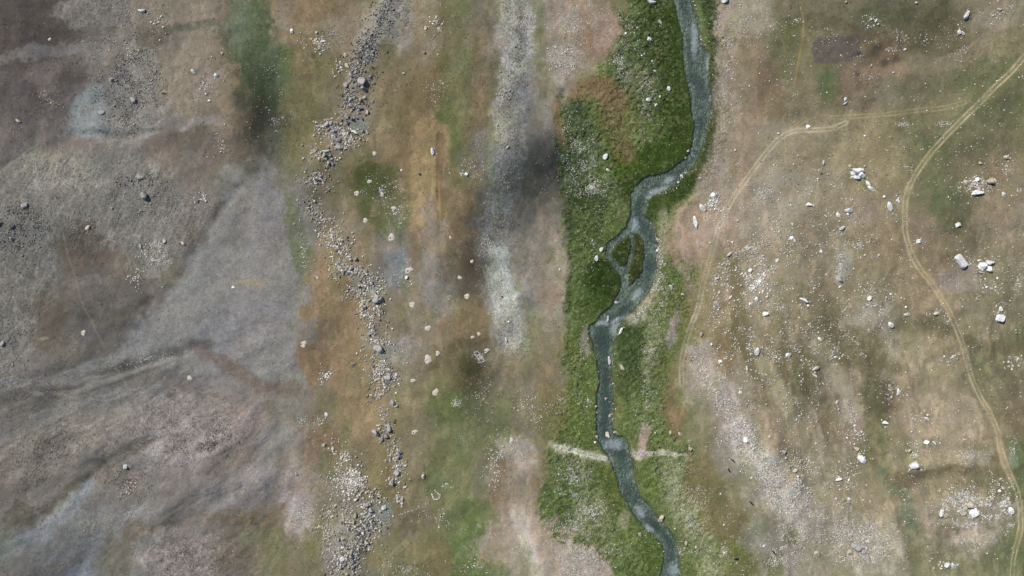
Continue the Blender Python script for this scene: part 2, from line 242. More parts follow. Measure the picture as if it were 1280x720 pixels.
# --- north east field
ell(1020,8,60,22,(104,96,76),.5); ell(1018,28,48,10,(76,72,48),.6,8); ell(985,60,26,40,(86,90,54),.65); ell(1010,60,24,22,(100,92,60),.5); ell(962,100,14,30,(108,84,56),.6); ell(970,130,20,20,(106,86,50),.6)
ell(1035,105,14,28,(84,96,60),.8); ell(1085,50,22,10,(94,82,58),.6); ell(1105,95,46,26,(122,100,78),.75); ell(1110,62,34,22,(106,84,62),.7); ell(1070,100,26,16,(122,104,84),.5); ell(1110,112,26,16,(104,98,86),.7)
ell(1095,20,40,16,(80,84,58),.6); ell(1160,25,50,20,(82,80,56),.6); ell(1190,50,44,26,(94,84,60),.6); ell(1165,60,30,22,(84,80,58),.5); ell(1245,25,34,28,(122,110,90),.8); ell(1230,65,50,14,(122,110,86),.6,-20)
ell(1155,85,20,22,(116,104,84),.6); ell(1190,78,26,10,(128,116,92),.6,-15); ell(1270,60,16,40,(98,92,54),.6); ell(1220,95,50,12,(86,88,62),.6,-18)
ell(1140,105,40,14,(90,92,66),.5); ell(1250,120,50,40,(88,90,60),.7); ell(1190,175,50,30,(88,90,62),.75); ell(1235,190,50,22,(92,88,60),.6); ell(1130,155,34,22,(96,94,58),.7); ell(1155,165,10,6,(104,80,50),.5)
ell(1075,150,50,14,(124,114,88),.5); ell(1010,185,60,30,(128,116,92),.6); ell(1100,185,30,34,(122,108,78),.6); ell(1180,255,26,60,(86,94,62),.75); ell(1150,235,12,30,(92,94,62),.6); ell(1260,225,30,34,(118,104,82),.6); ell(1245,215,12,14,(112,90,60),.5); ell(1200,210,26,18,(104,92,70),.4)
ell(1010,160,34,6,(134,122,100),.6)
# --- east field
ell(1080,260,26,22,(128,114,110),.7); ell(1150,290,24,20,(126,106,90),.6); ell(1195,285,30,24,(90,84,62),.65); ell(1265,285,30,26,(126,112,96),.6); ell(1180,312,26,16,(128,110,92),.5); ell(1200,350,30,18,(132,120,116),.75); ell(1250,345,34,30,(118,110,88),.5); ell(1170,315,20,14,(104,90,62),.5)
ell(1080,300,20,14,(108,96,62),.6); ell(1110,310,34,34,(124,108,82),.6); ell(1050,330,7,24,(124,122,114),.8,8,.5,g=.5); ell(1000,290,30,30,(118,106,86),.5); ell(985,240,34,26,(128,122,112),.5,g=.4); ell(1095,230,34,40,(118,106,76),.4)
ell(1090,395,34,24,(126,120,112),.6,g=.4); ell(1040,380,30,22,(114,104,78),.5); ell(1045,430,16,50,(104,94,58),.7,-25); ell(1000,370,26,14,(108,98,70),.5); ell(975,470,12,34,(102,92,54),.65); ell(985,420,20,40,(122,108,88),.5,-25); ell(1075,440,22,34,(104,92,56),.7,-25); ell(1095,455,20,26,(104,92,58),.6)
ell(1165,405,26,16,(96,88,62),.6); ell(1125,415,30,22,(104,96,72),.5); ell(1215,400,40,34,(126,116,92),.6); ell(1225,430,36,8,(100,92,68),.7,12); ell(1160,450,40,44,(130,118,96),.6); ell(1275,430,26,22,(88,90,60),.7); ell(1250,480,30,60,(102,98,72),.5,-10); ell(1225,450,10,30,(98,100,72),.6,-20)
ell(1005,470,18,34,(104,98,58),.8); ell(995,500,12,20,(96,98,68),.6); ell(1060,480,30,22,(128,114,104),.6); ell(1065,530,22,30,(132,112,108),.65); ell(1055,500,10,6,(100,84,68),.5); ell(1110,500,16,24,(88,72,56),.7); ell(1110,530,12,14,(92,82,56),.5); ell(1128,505,14,12,(118,98,78),.6)
ell(1040,565,10,60,(118,104,70),.5); lin_([(1092,490),(1098,540),(1104,570),(1112,600),(1130,640),(1145,680),(1152,725)],15,(98,98,66),.75,.7); lin_([(1110,592),(1130,625),(1145,655)],9,(92,102,82),.7,.7); ell(1103,560,10,26,(92,96,62),.6)
lin_([(1118,598),(1150,596),(1180,592),(1215,584),(1245,578)],8,(98,86,58),.8,.6); ell(1140,600,14,10,(94,80,58),.5); ell(1185,570,50,14,(130,120,98),.5); ell(1190,530,60,34,(136,122,102),.6); ell(1215,570,26,10,(132,126,114),.5,g=.5)
ell(1140,520,24,40,(124,110,90),.4); ell(1262,540,18,60,(104,94,72),.6); ell(1275,590,20,50,(88,98,66),.7); ell(1262,570,6,14,(112,122,104),.7); ell(1270,500,20,40,(96,84,66),.6)
ell(1195,610,30,14,(124,108,86),.6); ell(1205,640,44,26,(142,130,120),.5,g=.7); ell(1215,670,34,20,(146,132,124),.7,g=.6); ell(1252,640,22,26,(134,124,114),.6,g=.7); ell(1185,665,14,10,(94,82,58),.6); ell(1200,700,60,22,(96,96,66),.6); ell(1265,680,16,40,(94,100,68),.6); ell(1170,690,12,30,(100,98,70),.5)
ell(1080,675,50,36,(144,134,124),.6,g=1); ell(1100,700,30,26,(138,132,120),.5,g=1); ell(1095,630,34,26,(126,112,88),.6); ell(1045,640,12,50,(124,112,98),.5); ell(1165,640,18,40,(128,116,94),.5); ell(960,520,30,40,(126,112,88),.6); ell(945,490,20,20,(136,124,112),.5); ell(1005,560,20,30,(122,108,84),.6); ell(1030,530,20,20,(120,106,84),.5)
ell(960,250,30,40,(132,124,112),.4,g=.5); ell(1250,20,26,14,(130,122,110),.5,g=.8)

for q_ in [[(985,400),(978,440),(968,480)],[(1005,440),(1008,470),(1000,505)],[(1040,380),(1050,420),(1075,450),(1100,470)],[(1075,430),(1100,450),(1130,462)],[(955,420),(962,460),(950,500)],[(1085,500),(1096,540),(1102,580)],[(915,330),(925,380),(918,430)],[(1150,400),(1180,412),(1225,432),(1285,438)],[(930,440),(945,480),(960,500)],[(1010,490),(1000,530),(1010,560)]]:
    lin_(q_, 9, (98, 88, 54), .6, .8, .6)
for q_ in [[(1000,500),(1030,560),(1035,620)],[(1120,440),(1110,400)],[(955,460),(990,520),(1010,580)],[(1020,420),(1060,490),(1070,520)]]:
    lin_(q_, 10, (144, 134, 116), .6, .8, .6)
# soft dark patches in the ground colour, and old hearth or fold sites, darker than the soil round them: u, v, ru, rv, tilt, depth, edge
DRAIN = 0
DARK_PATCHES = [(321,152,27,54,0,.70,1.0),(332,118,34,40,0,.25,1.0),(638,246,38,52,8,.66,1.0),(666,206,42,28,-18,.42,1.0),(702,228,30,34,0,.42,1.0),(655,140,24,44,0,.22,1.0),(598,315,22,60,0,.34,1.0),(582,350,26,30,0,.25,1.0),
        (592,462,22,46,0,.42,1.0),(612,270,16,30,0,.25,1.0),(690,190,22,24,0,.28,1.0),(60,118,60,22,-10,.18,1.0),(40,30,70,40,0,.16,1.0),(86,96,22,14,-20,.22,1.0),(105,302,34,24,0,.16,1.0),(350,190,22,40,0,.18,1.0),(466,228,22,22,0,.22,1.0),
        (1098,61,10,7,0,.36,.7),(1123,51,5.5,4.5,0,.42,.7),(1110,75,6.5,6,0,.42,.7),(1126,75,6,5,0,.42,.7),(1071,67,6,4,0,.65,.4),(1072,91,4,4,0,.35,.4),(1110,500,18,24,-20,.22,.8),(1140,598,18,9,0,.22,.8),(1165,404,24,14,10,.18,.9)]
PLOT = [(1015,48),(1050,46.5),(1074,47),(1075,66),(1066,72),(1058,79),(1016,80)]

# tracks: polyline, half gap between the ruts, rut width, rut colour, strength, verge colour
TRACKS = [
 ([(1330,10),(1290,60),(1270,85),(1250,104),(1235,118),(1215,137),(1195,157),(1180,172),(1165,188),(1150,208),(1140,225),(1133,242),(1130,262),(1130,282),(1133,300),(1140,320),(1152,340),(1165,355),(1178,378),(1190,400),(1203,430),(1212,455),(1222,480),(1232,503),(1242,525),(1247,545),(1248,560),(1253,580),(1263,600),(1272,620),(1276,645),(1275,670),(1270,695),(1265,725),(1262,780)],2.5,1.3,(164,152,124),.88),
 ([(1155,341),(1167,357),(1178,377),(1187,394)],1.8,2.0,(160,136,100),.5),
 ([(1232,505),(1243,528),(1248,560),(1254,580),(1262,598)],1.6,2.4,(150,132,110),.6),
 ([(1206,128),(1180,134),(1150,137),(1120,141),(1090,143),(1060,145),(1030,145)],2.2,1.2,(146,132,102),.65),
 ([(1060,152),(1040,160),(1015,162),(992,164),(975,172),(962,186),(948,204),(930,228),(916,248),(904,270),(895,292),(888,318),(882,344),(877,365),(872,386),(866,400)],2.3,1.45,(172,160,138),.85),
 ([(868,396),(862,410),(855,432),(851,455),(851,480)],2.3,1.3,(170,158,138),.6),
 ([(851,478),(853,492),(858,505)],2.3,1.0,(158,146,126),.25),
 ([(1008,148),(995,158),(982,168),(966,184)],2.0,1.2,(148,134,112),.6),
 ([(888,318),(882,344),(877,362)],2.2,1.5,(156,130,92),.5),
 ([(1001,0),(1005,25),(1003,55),(998,80),(993,110)],0.3,1.5,(134,112,78),.6),
 ([(975,40),(982,65),(972,90)],0.3,1.2,(122,108,82),.35),
 ([(60,190),(72,245),(80,290),(92,335),(106,378),(122,415),(142,455),(158,485),(186,525),(204,562),(214,600),(212,625)],0.2,0.9,(134,126,114),.38),
 ([(0,215),(20,200),(45,186)],0.3,1.2,(136,130,122),.5),
 ([(640,538),(655,548),(675,554),(692,558)],1.6,1.0,(138,122,76),.75),
 ([(612,545),(600,562),(590,584),(580,604),(566,624),(550,642)],2.4,1.1,(138,124,92),.5),
 ([(508,678),(494,690),(484,704),(478,724)],2.6,1.2,(148,134,106),.65),
 ([(695,558),(720,564),(755,573)],2.2,1.1,(214,212,200),.75),
 ([(548,215),(550,260),(551,300),(556,330)],0.3,1.4,(150,122,84),.45),
 ([(270,700),(250,672),(225,680)],0.3,.7,(134,122,112),.3),
 ([(1046,620),(1048,660),(1052,700),(1054,724)],2.4,1.1,(140,130,116),.45),
 ([(970,700),(1000,715)],.3,.8,(130,125,110),.2),
]
TRACKS = [(smooth_line(p, 3), a, b, c, s) for p, a, b, c, s in TRACKS]

def folds(u, v):
    """soil creep and small drainages: long folds in the south west, slanting rills in the east"""
    wu = u + 16 * fbm(u, v, 60, 3, 4); wv = v + 16 * fbm(u, v, 60, 3, 5)
    al, ac = wu * .90 - wv * .44, wu * .44 + wv * .90
    f1 = fbm(al * .24, ac, 34, 5, 6, .58); w1 = (1 - sstep(320, 385, u)) * sstep(395, 470, v + .25 * (u - 200)) * (u > -400)
    al, ac = wu * .45 + wv * .89, wu * .89 - wv * .45
    f2 = fbm(al * .24, ac, 30, 4, 8, .6); w2 = sstep(880, 940, u) * sstep(330, 430, v) * (u < 1700)
    return (f1 * w1).astype(np.float32), (f2 * w2).astype(np.float32)
FAN = np.array([(292,205),(345,205),(378,240),(388,300),(384,380),(378,470),(372,560),(345,600),(300,500),(250,465),(180,455),(150,440),(165,400),(205,372),(232,345),(250,310),(275,262)], float)
def base_grid(u, v):
    g = lin(np.array(GRID, np.float32))
    wu = u + 18 * fbm(u, v, 60, 3, 2); wv = v + 18 * fbm(u, v, 60, 3, 6)
    x = np.clip((wu - 40) / 80, 0, 14.999); y = np.clip((wv - 40) / 80, 0, 7.999)
    xi = x.astype(int); yi = y.astype(int)
    fx = (x - xi)[..., None]; fy = (y - yi)[..., None]
    fx = fx * fx * (3 - 2 * fx); fy = fy * fy * (3 - 2 * fy)
    return (g[yi, xi] * (1 - fx) + g[yi, xi + 1] * fx) * (1 - fy) + (g[yi + 1, xi] * (1 - fx) + g[yi + 1, xi + 1] * fx) * fy

def paint(u, v, sd):
    """u, v flat arrays. returns linear rgb and masks (gravel, meadow, streak)"""
    u = u.astype(np.float32); v = v.astype(np.float32)
    col = base_grid(u, v).astype(np.float32)
    M = np.zeros(u.shape + (3,), np.float32); M[:, 0] = 0.25
    n1 = fbm(u, v, 16, 4, 1, .6); n2 = fbm(u, v, 5, 3, 5, .6)
    nn = 0.6 * n1 + 0.4 * n2
    nf = .55 * fbm(u, v, 7, 4, 21, .8) + .75 * fbm(u + .3 * v, v * .55, 14, 4, 3, .7)
    wu0 = u + 7 * fbm(u, v, 28, 3, 9); wv0 = v + 7 * fbm(u, v, 28, 3, 13)
    for kind, geo, c, a, soft, nz, msk in B:
        if kind == 'e':
            x, y, rx, ry, ang = geo
            R = max(rx, ry) * 1.9 + 14
            I = np.nonzero((np.abs(u - x) < R) & (np.abs(v - y) < R))[0]
            if not len(I): continue
            ca, sa = math.cos(math.radians(ang)), math.sin(math.radians(ang))
            k = min(1.0, max(rx, ry) / 22.0)
            dx = u[I] + k * (wu0[I] - u[I]) - x; dy = v[I] + k * (wv0[I] - v[I]) - y
            ex = (dx * ca + dy * sa) / rx; ey = (-dx * sa + dy * ca) / ry
            r = np.sqrt(ex * ex + ey * ey)
            m = 1 - sstep(1 - soft, 1 + soft, r + nz * 2.2 * nn[I])
        elif kind == 'l':
            pts, w = geo
            R = w * 2.2 + 8
            I = np.nonzero((u > pts[:, 0].min() - R) & (u < pts[:, 0].max() + R) & (v > pts[:, 1].min() - R) & (v < pts[:, 1].max() + R))[0]
            if not len(I): continue
            k = min(1.0, w / 12.0)
            d, _ = seg_dist(u[I] + k * (wu0[I] - u[I]), v[I] + k * (wv0[I] - v[I]), pts)
            m = 1 - sstep(1 - soft, 1 + soft, d / w + nz * 1.5 * nn[I])
        else:
            pts = geo[0]
            R = 20
            I = np.nonzero((u > pts[:, 0].min() - R) & (u < pts[:, 0].max() + R) & (v > pts[:, 1].min() - R) & (v < pts[:, 1].max() + R))[0]
            if not len(I): continue
            kk = 1.1 if soft > 3 else 0
            d = poly_sd(u[I] + kk * (wu0[I] - u[I]), v[I] + kk * (wv0[I] - v[I]), pts)
            m = sstep(-soft, soft, d + nz * nn[I] * 1.5)
        if a > .35 and nz < .75:      # ragged, patchy rims instead of a smooth blend
            m = .42 * m + .58 * sstep(.28, .72, m + .62 * nf[I] * np.minimum(1, 4 * m * (1 - m) + .25))
        m = (m * a).astype(np.float32)
        # break the tint up so that no patch is flat
        mm = np.clip(m * (1 + 0.35 * nn[I]), 0, 1)[:, None]
        col[I] = col[I] * (1 - mm) + lin(c) * mm
        for q in range(3):
            if msk[q]: M[I, q] = np.maximum(M[I, q], m * msk[q])
            elif q == 1: M[I, q] *= (1 - .55 * m) if msk[0] == 0 else 1
    # big soft variation and fine mottling (real colour of soil and lichen)
    big = fbm(u, v, 45, 4, 11, .6); fine = fbm(u, v, 3.2, 3, 15, .75); mid = fbm(u, v, 11, 4, 17, .6)
    hue = fbm(u, v, 24, 4, 19, .6)
    # patchwork of turf and bare soil, drawn out along the valley
    au = np.where(u < 380, .5, 0.0) * sstep(420, 560, v)
    pu, pv = u + .8 * au * v, v * (.42 + .3 * au) + .5 * au * u
    t1 = fbm(pu + 5 * mid, pv + 5 * hue, 15, 5, 2, .68); t2 = fbm(pu + 4 * mid, pv, 8, 4, 8, .7); dry = 1 - M[:, 1]
    w1 = (sstep(.10, .34, t1) * .42 * dry)[:, None]; w2 = (sstep(.12, .36, t2) * .36 * dry)[:, None]; w3 = (sstep(.16, .40, -t1 + .35 * t2) * .34 * dry)[:, None]
    calm = (1 - .75 * sstep(-14, 14, poly_sd(u, v, FAN) + 6 * n1))[:, None]
    calm = calm * (1 - .35 * sstep(880, 960, u))[:, None]
    w2 = w2 * (1 + .9 * sstep(880, 960, u) * sstep(200, 330, v))[:, None]
    w1 *= (.45 + .55 * sstep(280, 400, u))[:, None] * calm; w2 *= calm; w3 *= calm
    col = col * (1 - w1) + col * np.array([.70, .84, .52], np.float32) * w1 * 1.0
    col = col * (1 - w2) + col * np.array([1.62, 1.55, 1.66], np.float32) * w2
    col = col * (1 - w3) + col * np.array([.90, .74, .54], np.float32) * w3
    str_ = fbm(u + .45 * v, v * .22 - .1 * u, 3.0, 3, 12, .6)
    col *= (1 + .09 * big + .12 * mid + (.08 + .24 * M[:, 0]) * fine + .38 * M[:, 2] * str_)[:, None]
    col *= np.stack([1 + .05 * hue, 1 + .0 * hue, 1 - .10 * hue], 1)
    for bx, by, bd in ROCK_SPOTS:       # dung-rich turf and trampled soil around the boulders
        I = np.nonzero((np.abs(u - bx) < bd * 1.6) & (np.abs(v - by) < bd * 1.6))[0]
        rr = np.hypot(u[I] - bx, v[I] - by) / bd + .35 * nf[I]
        m = (1 - sstep(.55, 1.15, rr))[:, None] * .38
        col[I] = col[I] * (1 - m) + col[I] * np.array([.62, .70, .45], np.float32) * m
    f1, f2 = folds(u, v)
    k1 = sstep(.05, .45, -f1)[:, None]; k2 = sstep(.1, .5, f1)[:, None]; k3 = sstep(.12, .5, -f2)[:, None] * .5; k4 = sstep(.1, .45, f2)[:, None] * (1 - M[:, 1:2])
    col = col * (1 - k1 * np.array([.19, .17, .17], np.float32)) * (1.05 + .20 * k2)
    col = col * (1 - k3 * np.array([.22, .12, .42], np.float32)) * (1 + k4 * np.array([.14, .12, .12], np.float32))
    # meadow: clumps of lighter sedge and darker hollows
    md = M[:, 1]
    cl = fbm(u + .5 * v, v - .3 * u, 4.6, 3, 20, .65)
    col *= (1 + .55 * md * cl)[:, None]
    pale = sstep(.12, .5, fbm(u, v, 3.6, 2, 4, .8) + .25 * fbm(u, v, 22, 2, 7))[:, None] * md[:, None]
    col = col * (1 -   .28 * pale) + lin((130, 132, 100)) * .28 * pale
    lum = col @ np.array([.3, .6, .1], np.float32)[:, None] if False else (col * np.array([.3, .6, .1], np.float32)).sum(1, keepdims=True)
    col = lum + (col - lum) * (1.0 - .17 * M[:, 1:2])
    mxc, mnc = col.max(1, keepdims=True), col.min(1, keepdims=True)
    q = sstep(.45, .85, (mxc - mnc) / (mxc + 1e-4)) * (col[:, 0:1] > col[:, 1:2]) * .38
    west = (.42 * (1 - sstep(255, 330, u + 20 * n1)))[:, None]
    q = q + (1 - q) * (west + .22 * sstep(880, 960, u)[:, None] * (1 - M[:, 1:2]))
    col = col * (1 - q) + lum * np.array([1.02, .99, .965], np.float32) * q
    col *= 1 + M[:, 1:2] * np.array([.10, .01, -.02], np.float32)
    col = np.clip(col, .003, None); col = .17 * (col / .17) ** 1.12
    for x, y, rx, ry, an, dp, ed in DARK_PATCHES:
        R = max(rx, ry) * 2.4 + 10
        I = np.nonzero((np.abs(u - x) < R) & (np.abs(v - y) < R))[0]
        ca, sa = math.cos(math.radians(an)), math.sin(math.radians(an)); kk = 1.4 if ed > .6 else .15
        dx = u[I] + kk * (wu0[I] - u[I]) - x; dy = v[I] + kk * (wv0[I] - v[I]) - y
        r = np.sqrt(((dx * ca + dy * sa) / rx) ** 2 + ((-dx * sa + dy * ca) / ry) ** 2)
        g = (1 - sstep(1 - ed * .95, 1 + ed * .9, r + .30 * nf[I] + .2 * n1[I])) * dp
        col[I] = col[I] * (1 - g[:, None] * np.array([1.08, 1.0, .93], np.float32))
    I = np.nonzero((np.abs(u - 1045) < 50) & (np.abs(v - 63) < 36))[0]
    m = (sstep(-1.6, 1.6, poly_sd(u[I], v[I], PLOT) + 3 * n2[I]) * .82)[:, None]
    col[I] = col[I] * (1 - m) + lin((84, 77, 75)) * (1 + .25 * fine[I, None]) * m
    # tracks
    for pts, gap, w, c, a in TRACKS:
        R = gap + w * 3 + 2
        I = np.nonzero((u > pts[:, 0].min() - R) & (u < pts[:, 0].max() + R) & (v > pts[:, 1].min() - R) & (v < pts[:, 1].max() + R))[0]
        if not len(I): continue
        d, _ = seg_dist(u[I], v[I], pts)
        keep = d < R; I = I[keep]; d = d[keep]
        m = (1 - sstep(w * .25, w * 1.0, np.abs(d - gap) + .5 * n2[I])) * a * (.85 + .8 * n1[I] + .5 * n2[I])
        m2 = (1 - sstep(gap, gap + w * 2.6, d + 1.5 * n2[I])) * a * .2 * (1 + nf[I])
        m = np.clip(np.maximum(m, m2), 0, 1)[:, None]
        col[I] = col[I] * (1 - m) + lin(c) * m
        M[I, 1] *= (1 - m[:, 0])
    # stream bed and banks
    K = np.nonzero(sd > -9)[0]
    if len(K):
        s = sd[K]; uu = u[K]; vv = v[K]
        edge = (sstep(-2.4, -.6, s) * .75)[:, None]
        col[K] = col[K] * (1 - edge) + lin((62, 64, 44)) * edge
        bed = (sstep(.2, 1.6, s + 1.2 * fbm(uu, vv, 12, 3, 16)))[:, None]
        cob = fbm(uu, vv, 2.2, 2, 14, .8); cb2 = fbm(uu, vv, 13, 3, 16)
        bc = lin((186, 188, 168)) * np.clip(1 + 1.3 * cob + .7 * cb2 + .5 * fbm(uu, vv * .5, 5, 3, 11), .25, 2)[:, None]
        col[K] = col[K] * (1 - bed) + bc * bed
        M[K, 1] *= (1 - bed[:, 0]); M[K, 0] = np.maximum(M[K, 0], .8 * bed[:, 0])
    east = sstep(880, 960, u)[:, None] * (1 - M[:, 1:2])
    col = col * np.array([.97, 1.0, .99], np.float32) * (1 + east * np.array([.12, .10, .05], np.float32))
    yel = sstep(300, 400, u)[:, None] * (1 - M[:, 1:2]) * (1 - .6 * M[:, 0:1])
    col = col * (1 + yel * np.array([.012, .006, -.03], np.float32))
    return np.clip(col, 0.004, .8), M

# ------------------------------------------------------------------ height of the ground, metres
BUMPS = [  # ridges (+) and gullies (-): polyline, width, height
 ([(0,505),(60,500),(120,484),(170,466),(215,447),(262,432)],16,-.6), ([(70,486),(140,475),(205,456),(248,440)],11,.5), ([(60,640),(110,602),(150,572),(200,550)],11,-1.0),
 ([(0,690),(50,670),(95,635),(118,600)],12,-.9), ([(95,725),(115,690),(145,672)],12,-.5), ([(240,432),(285,455),(330,486)],12,-.9), ([(80,165),(150,172),(205,165)],7,-.8),
 ([(0,215),(30,195),(70,180)],8,-.7), ([(200,660),(250,642),(300,612)],8,-.8), ([(230,345),(252,305),(280,258),(300,235)],8,-.8), ([(110,400),(165,392),(215,362)],9,-.7),
 ([(345,510),(352,560),(340,620)],10,-.7), ([(1118,598),(1170,595),(1245,578)],9,-.6), ([(1092,490),(1104,570),(1130,640),(1152,725)],16,-.8), ([(706,120),(698,160),(700,210),(714,260),(716,340),(712,410)],7,-.6),
 ([(490,0),(460,60),(448,120),(420,175),(402,200)],22,1.0), ([(395,250),(430,310),(462,360),(475,440),(488,500)],22,.9), ([(430,590),(445,640),(430,720)],24,1.0), ([(640,0),(648,70),(636,180),(622,300),(636,410)],22,.9),
 ([(549,170),(549,250),(552,310)],5,-.35), ([(900,0),(904,120),(898,190),(876,240),(850,268)],9,.7), ([(960,560),(990,620),(1010,660)],24,.7), ([(150,452),(60,540),(-40,600)],18,.8), ([(190,500),(120,560),(30,600)],16,.9),
 ([(300,540),(230,600),(150,640)],20,.8),
]
BUMPS = [(smooth_line(p, 2), w, h) for p, w, h in BUMPS]

def height(u, v, sd=None, M=None, fine=True):
    shp = np.shape(u)
    u = np.ravel(np.asarray(u, np.float32)); v = np.ravel(np.asarray(v, np.float32))
    if sd is None: sd = stream_sd(u, v)
    dist = np.abs(u - np.interp(v, CENTRE[:, 1], CENTRE[:, 0]))
    away = sstep(25, 140, dist); far = sstep(0, 900, np.maximum(np.abs(u - 640) - 700, np.abs(v - 360) - 420))
    h = 3.2 * fbm(u, v, 170, 3, 0) * away + 34 * fbm(u, v, 1500, 4, 3) * far
    g1, g2 = folds(u, v)
    h += .62 * g1 + 1.0 * g2 * away
    h += away * (1.7 * fbm(u, v, 85, 3, 10) + .75 * fbm(u, v, 36, 3, 7)) + .12 * fbm(u, v, 12, 3, 18)
    for pts, w, hh in BUMPS:
        R = w * 3
        I = np.nonzero((u > pts[:, 0].min() - R) & (u < pts[:, 0].max() + R) & (v > pts[:, 1].min() - R) & (v < pts[:, 1].max() + R))[0]
        if not len(I): continue
        d, _ = seg_dist(u[I] + 3 * fbm(u[I], v[I], 14, 2, 5), v[I] + 3 * fbm(u[I], v[I], 14, 2, 6), pts)
        h[I] += hh * np.exp(-(d / w) ** 2 * 1.6) * (.75 if w < 14 and pts[:, 0].max() < 400 else 1) * (.8 + .5 * fbm(u[I], v[I], 25, 2, 9))
    if fine and M is not None:
        h += .10 * M[:, 0] * fbm(u, v, 2.6, 3, 21, .8)
        h += .60 * M[:, 1] * fbm(u + .5 * v, v - .3 * u, 4.6, 3, 20, .65)
        h += .26 * M[:, 2] * fbm(u + .45 * v, v * .22 - .1 * u, 3.0, 3, 12, .6)
    # level the valley floor towards the stream, then cut the bed in
    f = sstep(-28, -3, sd)
    h = h * (1 - .8 * f)
    lee = sstep(-.2, .5, fbm(u, v, 30, 2, 13))
    h += -(.62 + .33 * lee) * sstep(-1.3, 1.0, sd) - (.33 - .33 * lee) * sstep(0, 6 , sd) - .15 * sstep(1, 8, sd) + np.where(sd > 0, .09 * fbm(u, v, 2.2, 2, 14, .8), 0)
    return h.reshape(shp)

# =================================================================== Blender
import bpy, bmesh
from mathutils import Vector, Matrix, Euler
from mathutils.geometry import tessellate_polygon
random.seed(11)
scene = bpy.context.scene
COL = scene.collection
R = math.radians
SUN_EL, SUN_AZ = 43.0, -48.0          # azimuth from north (+Y), clockwise
EXPOSURE = 0.62

def tag(o, label=None, cat=None, group=None, kind=None):
    if label: o['label'] = label
    if cat: o['category'] = cat
    if group: o['group'] = group
    if kind: o['kind'] = kind
    return o

def mesh_from(name, verts, faces, mats=(), smooth=False, cols=None):
    me = bpy.data.meshes.new(name)
    verts = np.asarray(verts, np.float32); faces = np.asarray(faces, np.int32)
    k = faces.shape[1]
    me.vertices.add(len(verts)); me.vertices.foreach_set('co', verts.ravel())
    me.loops.add(faces.size); me.loops.foreach_set('vertex_index', faces.ravel())
    me.polygons.add(len(faces)); me.polygons.foreach_set('loop_start', np.arange(0, faces.size, k, dtype=np.int32))
    if smooth: me.polygons.foreach_set('use_smooth', np.ones(len(faces), bool))
    me.update(calc_edges=True)
    if cols is not None:
        a = me.color_attributes.new('paint', 'FLOAT_COLOR', 'POINT')
        a.data.foreach_set('color', np.concatenate([cols, np.ones((len(cols), 1))], 1).astype(np.float32).ravel())
    for m in mats: me.materials.append(m)
    return me

def link(name, me, parent=None):
    o = bpy.data.objects.new(name, me); COL.objects.link(o); o.parent = parent
    return o

# ------------------------------------------------------------------ materials
class NT:
    def __init__(s, name):
        s.m = bpy.data.materials.new(name); s.m.use_nodes = True; s.t = s.m.node_tree; s.t.nodes.clear()
        s.out = s.n('ShaderNodeOutputMaterial')
    def n(s, t, **k):
        x = s.t.nodes.new(t)
        for a, b in k.items(): setattr(x, a, b)
        return x
    def l(s, a, b): s.t.links.new(a, b)
    def math(s, op, a, b=None, c=None):
        x = s.n('ShaderNodeMath', operation=op)
        for i, q in enumerate((a, b, c)):
            if q is None: continue
            if isinstance(q, (int, float)): x.inputs[i].default_value = q
            else: s.l(q, x.inputs[i])
        return x.outputs[0]
    def noise(s, scale, detail=3, rough=.6, vec=None):
        x = s.n('ShaderNodeTexNoise'); x.inputs['Scale'].default_value = scale; x.inputs['Detail'].default_value = detail; x.inputs['Roughness'].default_value = rough
        if vec is not None: s.l(vec, x.inputs['Vector'])
        return x.outputs['Fac']
    def scale_col(s, col, fac):
        x = s.n('ShaderNodeVectorMath', operation='SCALE'); s.l(col, x.inputs[0])
        if isinstance(fac, (int, float)): x.inputs['Scale'].default_value = fac
        else: s.l(fac, x.inputs['Scale'])
        return x.outputs[0]

def ground_material():
    t = NT('ground_soil'); g = t.n('ShaderNodeNewGeometry').outputs['Position']
    a = t.n('ShaderNodeAttribute', attribute_name='paint'); k = t.n('ShaderNodeAttribute', attribute_name='mask')
    sp = t.n('ShaderNodeSeparateColor'); t.l(k.outputs['Color'], sp.inputs[0])
    n1 = t.noise(1.7, 3, .7, g); n2 = t.noise(5.0, 2, .7, g)
    vor = t.n('ShaderNodeTexVoronoi'); vor.inputs['Scale'].default_value = 2.3; t.l(g, vor.inputs['Vector'])
    # fine mottle of soil, pebbles where it is gravelly, blades where it is meadow
    f = t.math('MULTIPLY_ADD', t.math('SUBTRACT', n1, .5), t.math('MULTIPLY_ADD', sp.outputs[0], 1.5, .2), 1.0)
    f = t.math('MULTIPLY_ADD', t.math('MULTIPLY', t.math('SUBTRACT', n2, .5), .6), 1.0, f)
    peb = t.math('MULTIPLY', t.math('SUBTRACT', vor.outputs['Color'], .5), t.math('MULTIPLY', sp.outputs[0], .6))
    f = t.math('ADD', f, peb)
    f = t.math('MAXIMUM', f, .25)
    c = t.scale_col(a.outputs['Color'], f)
    b = t.n('ShaderNodeBsdfPrincipled'); t.l(c, b.inputs['Base Color']); b.inputs['Roughness'].default_value = .95; b.inputs['Specular IOR Level'].default_value = .15
    bp = t.n('ShaderNodeBump'); bp.inputs['Strength'].default_value = .8; bp.inputs['Distance'].default_value = .12
    t.l(t.math('MULTIPLY_ADD', n2, .5, n1), bp.inputs['Height']); t.l(bp.outputs[0], b.inputs['Normal'])
    t.l(b.outputs[0], t.out.inputs[0]); return t.m

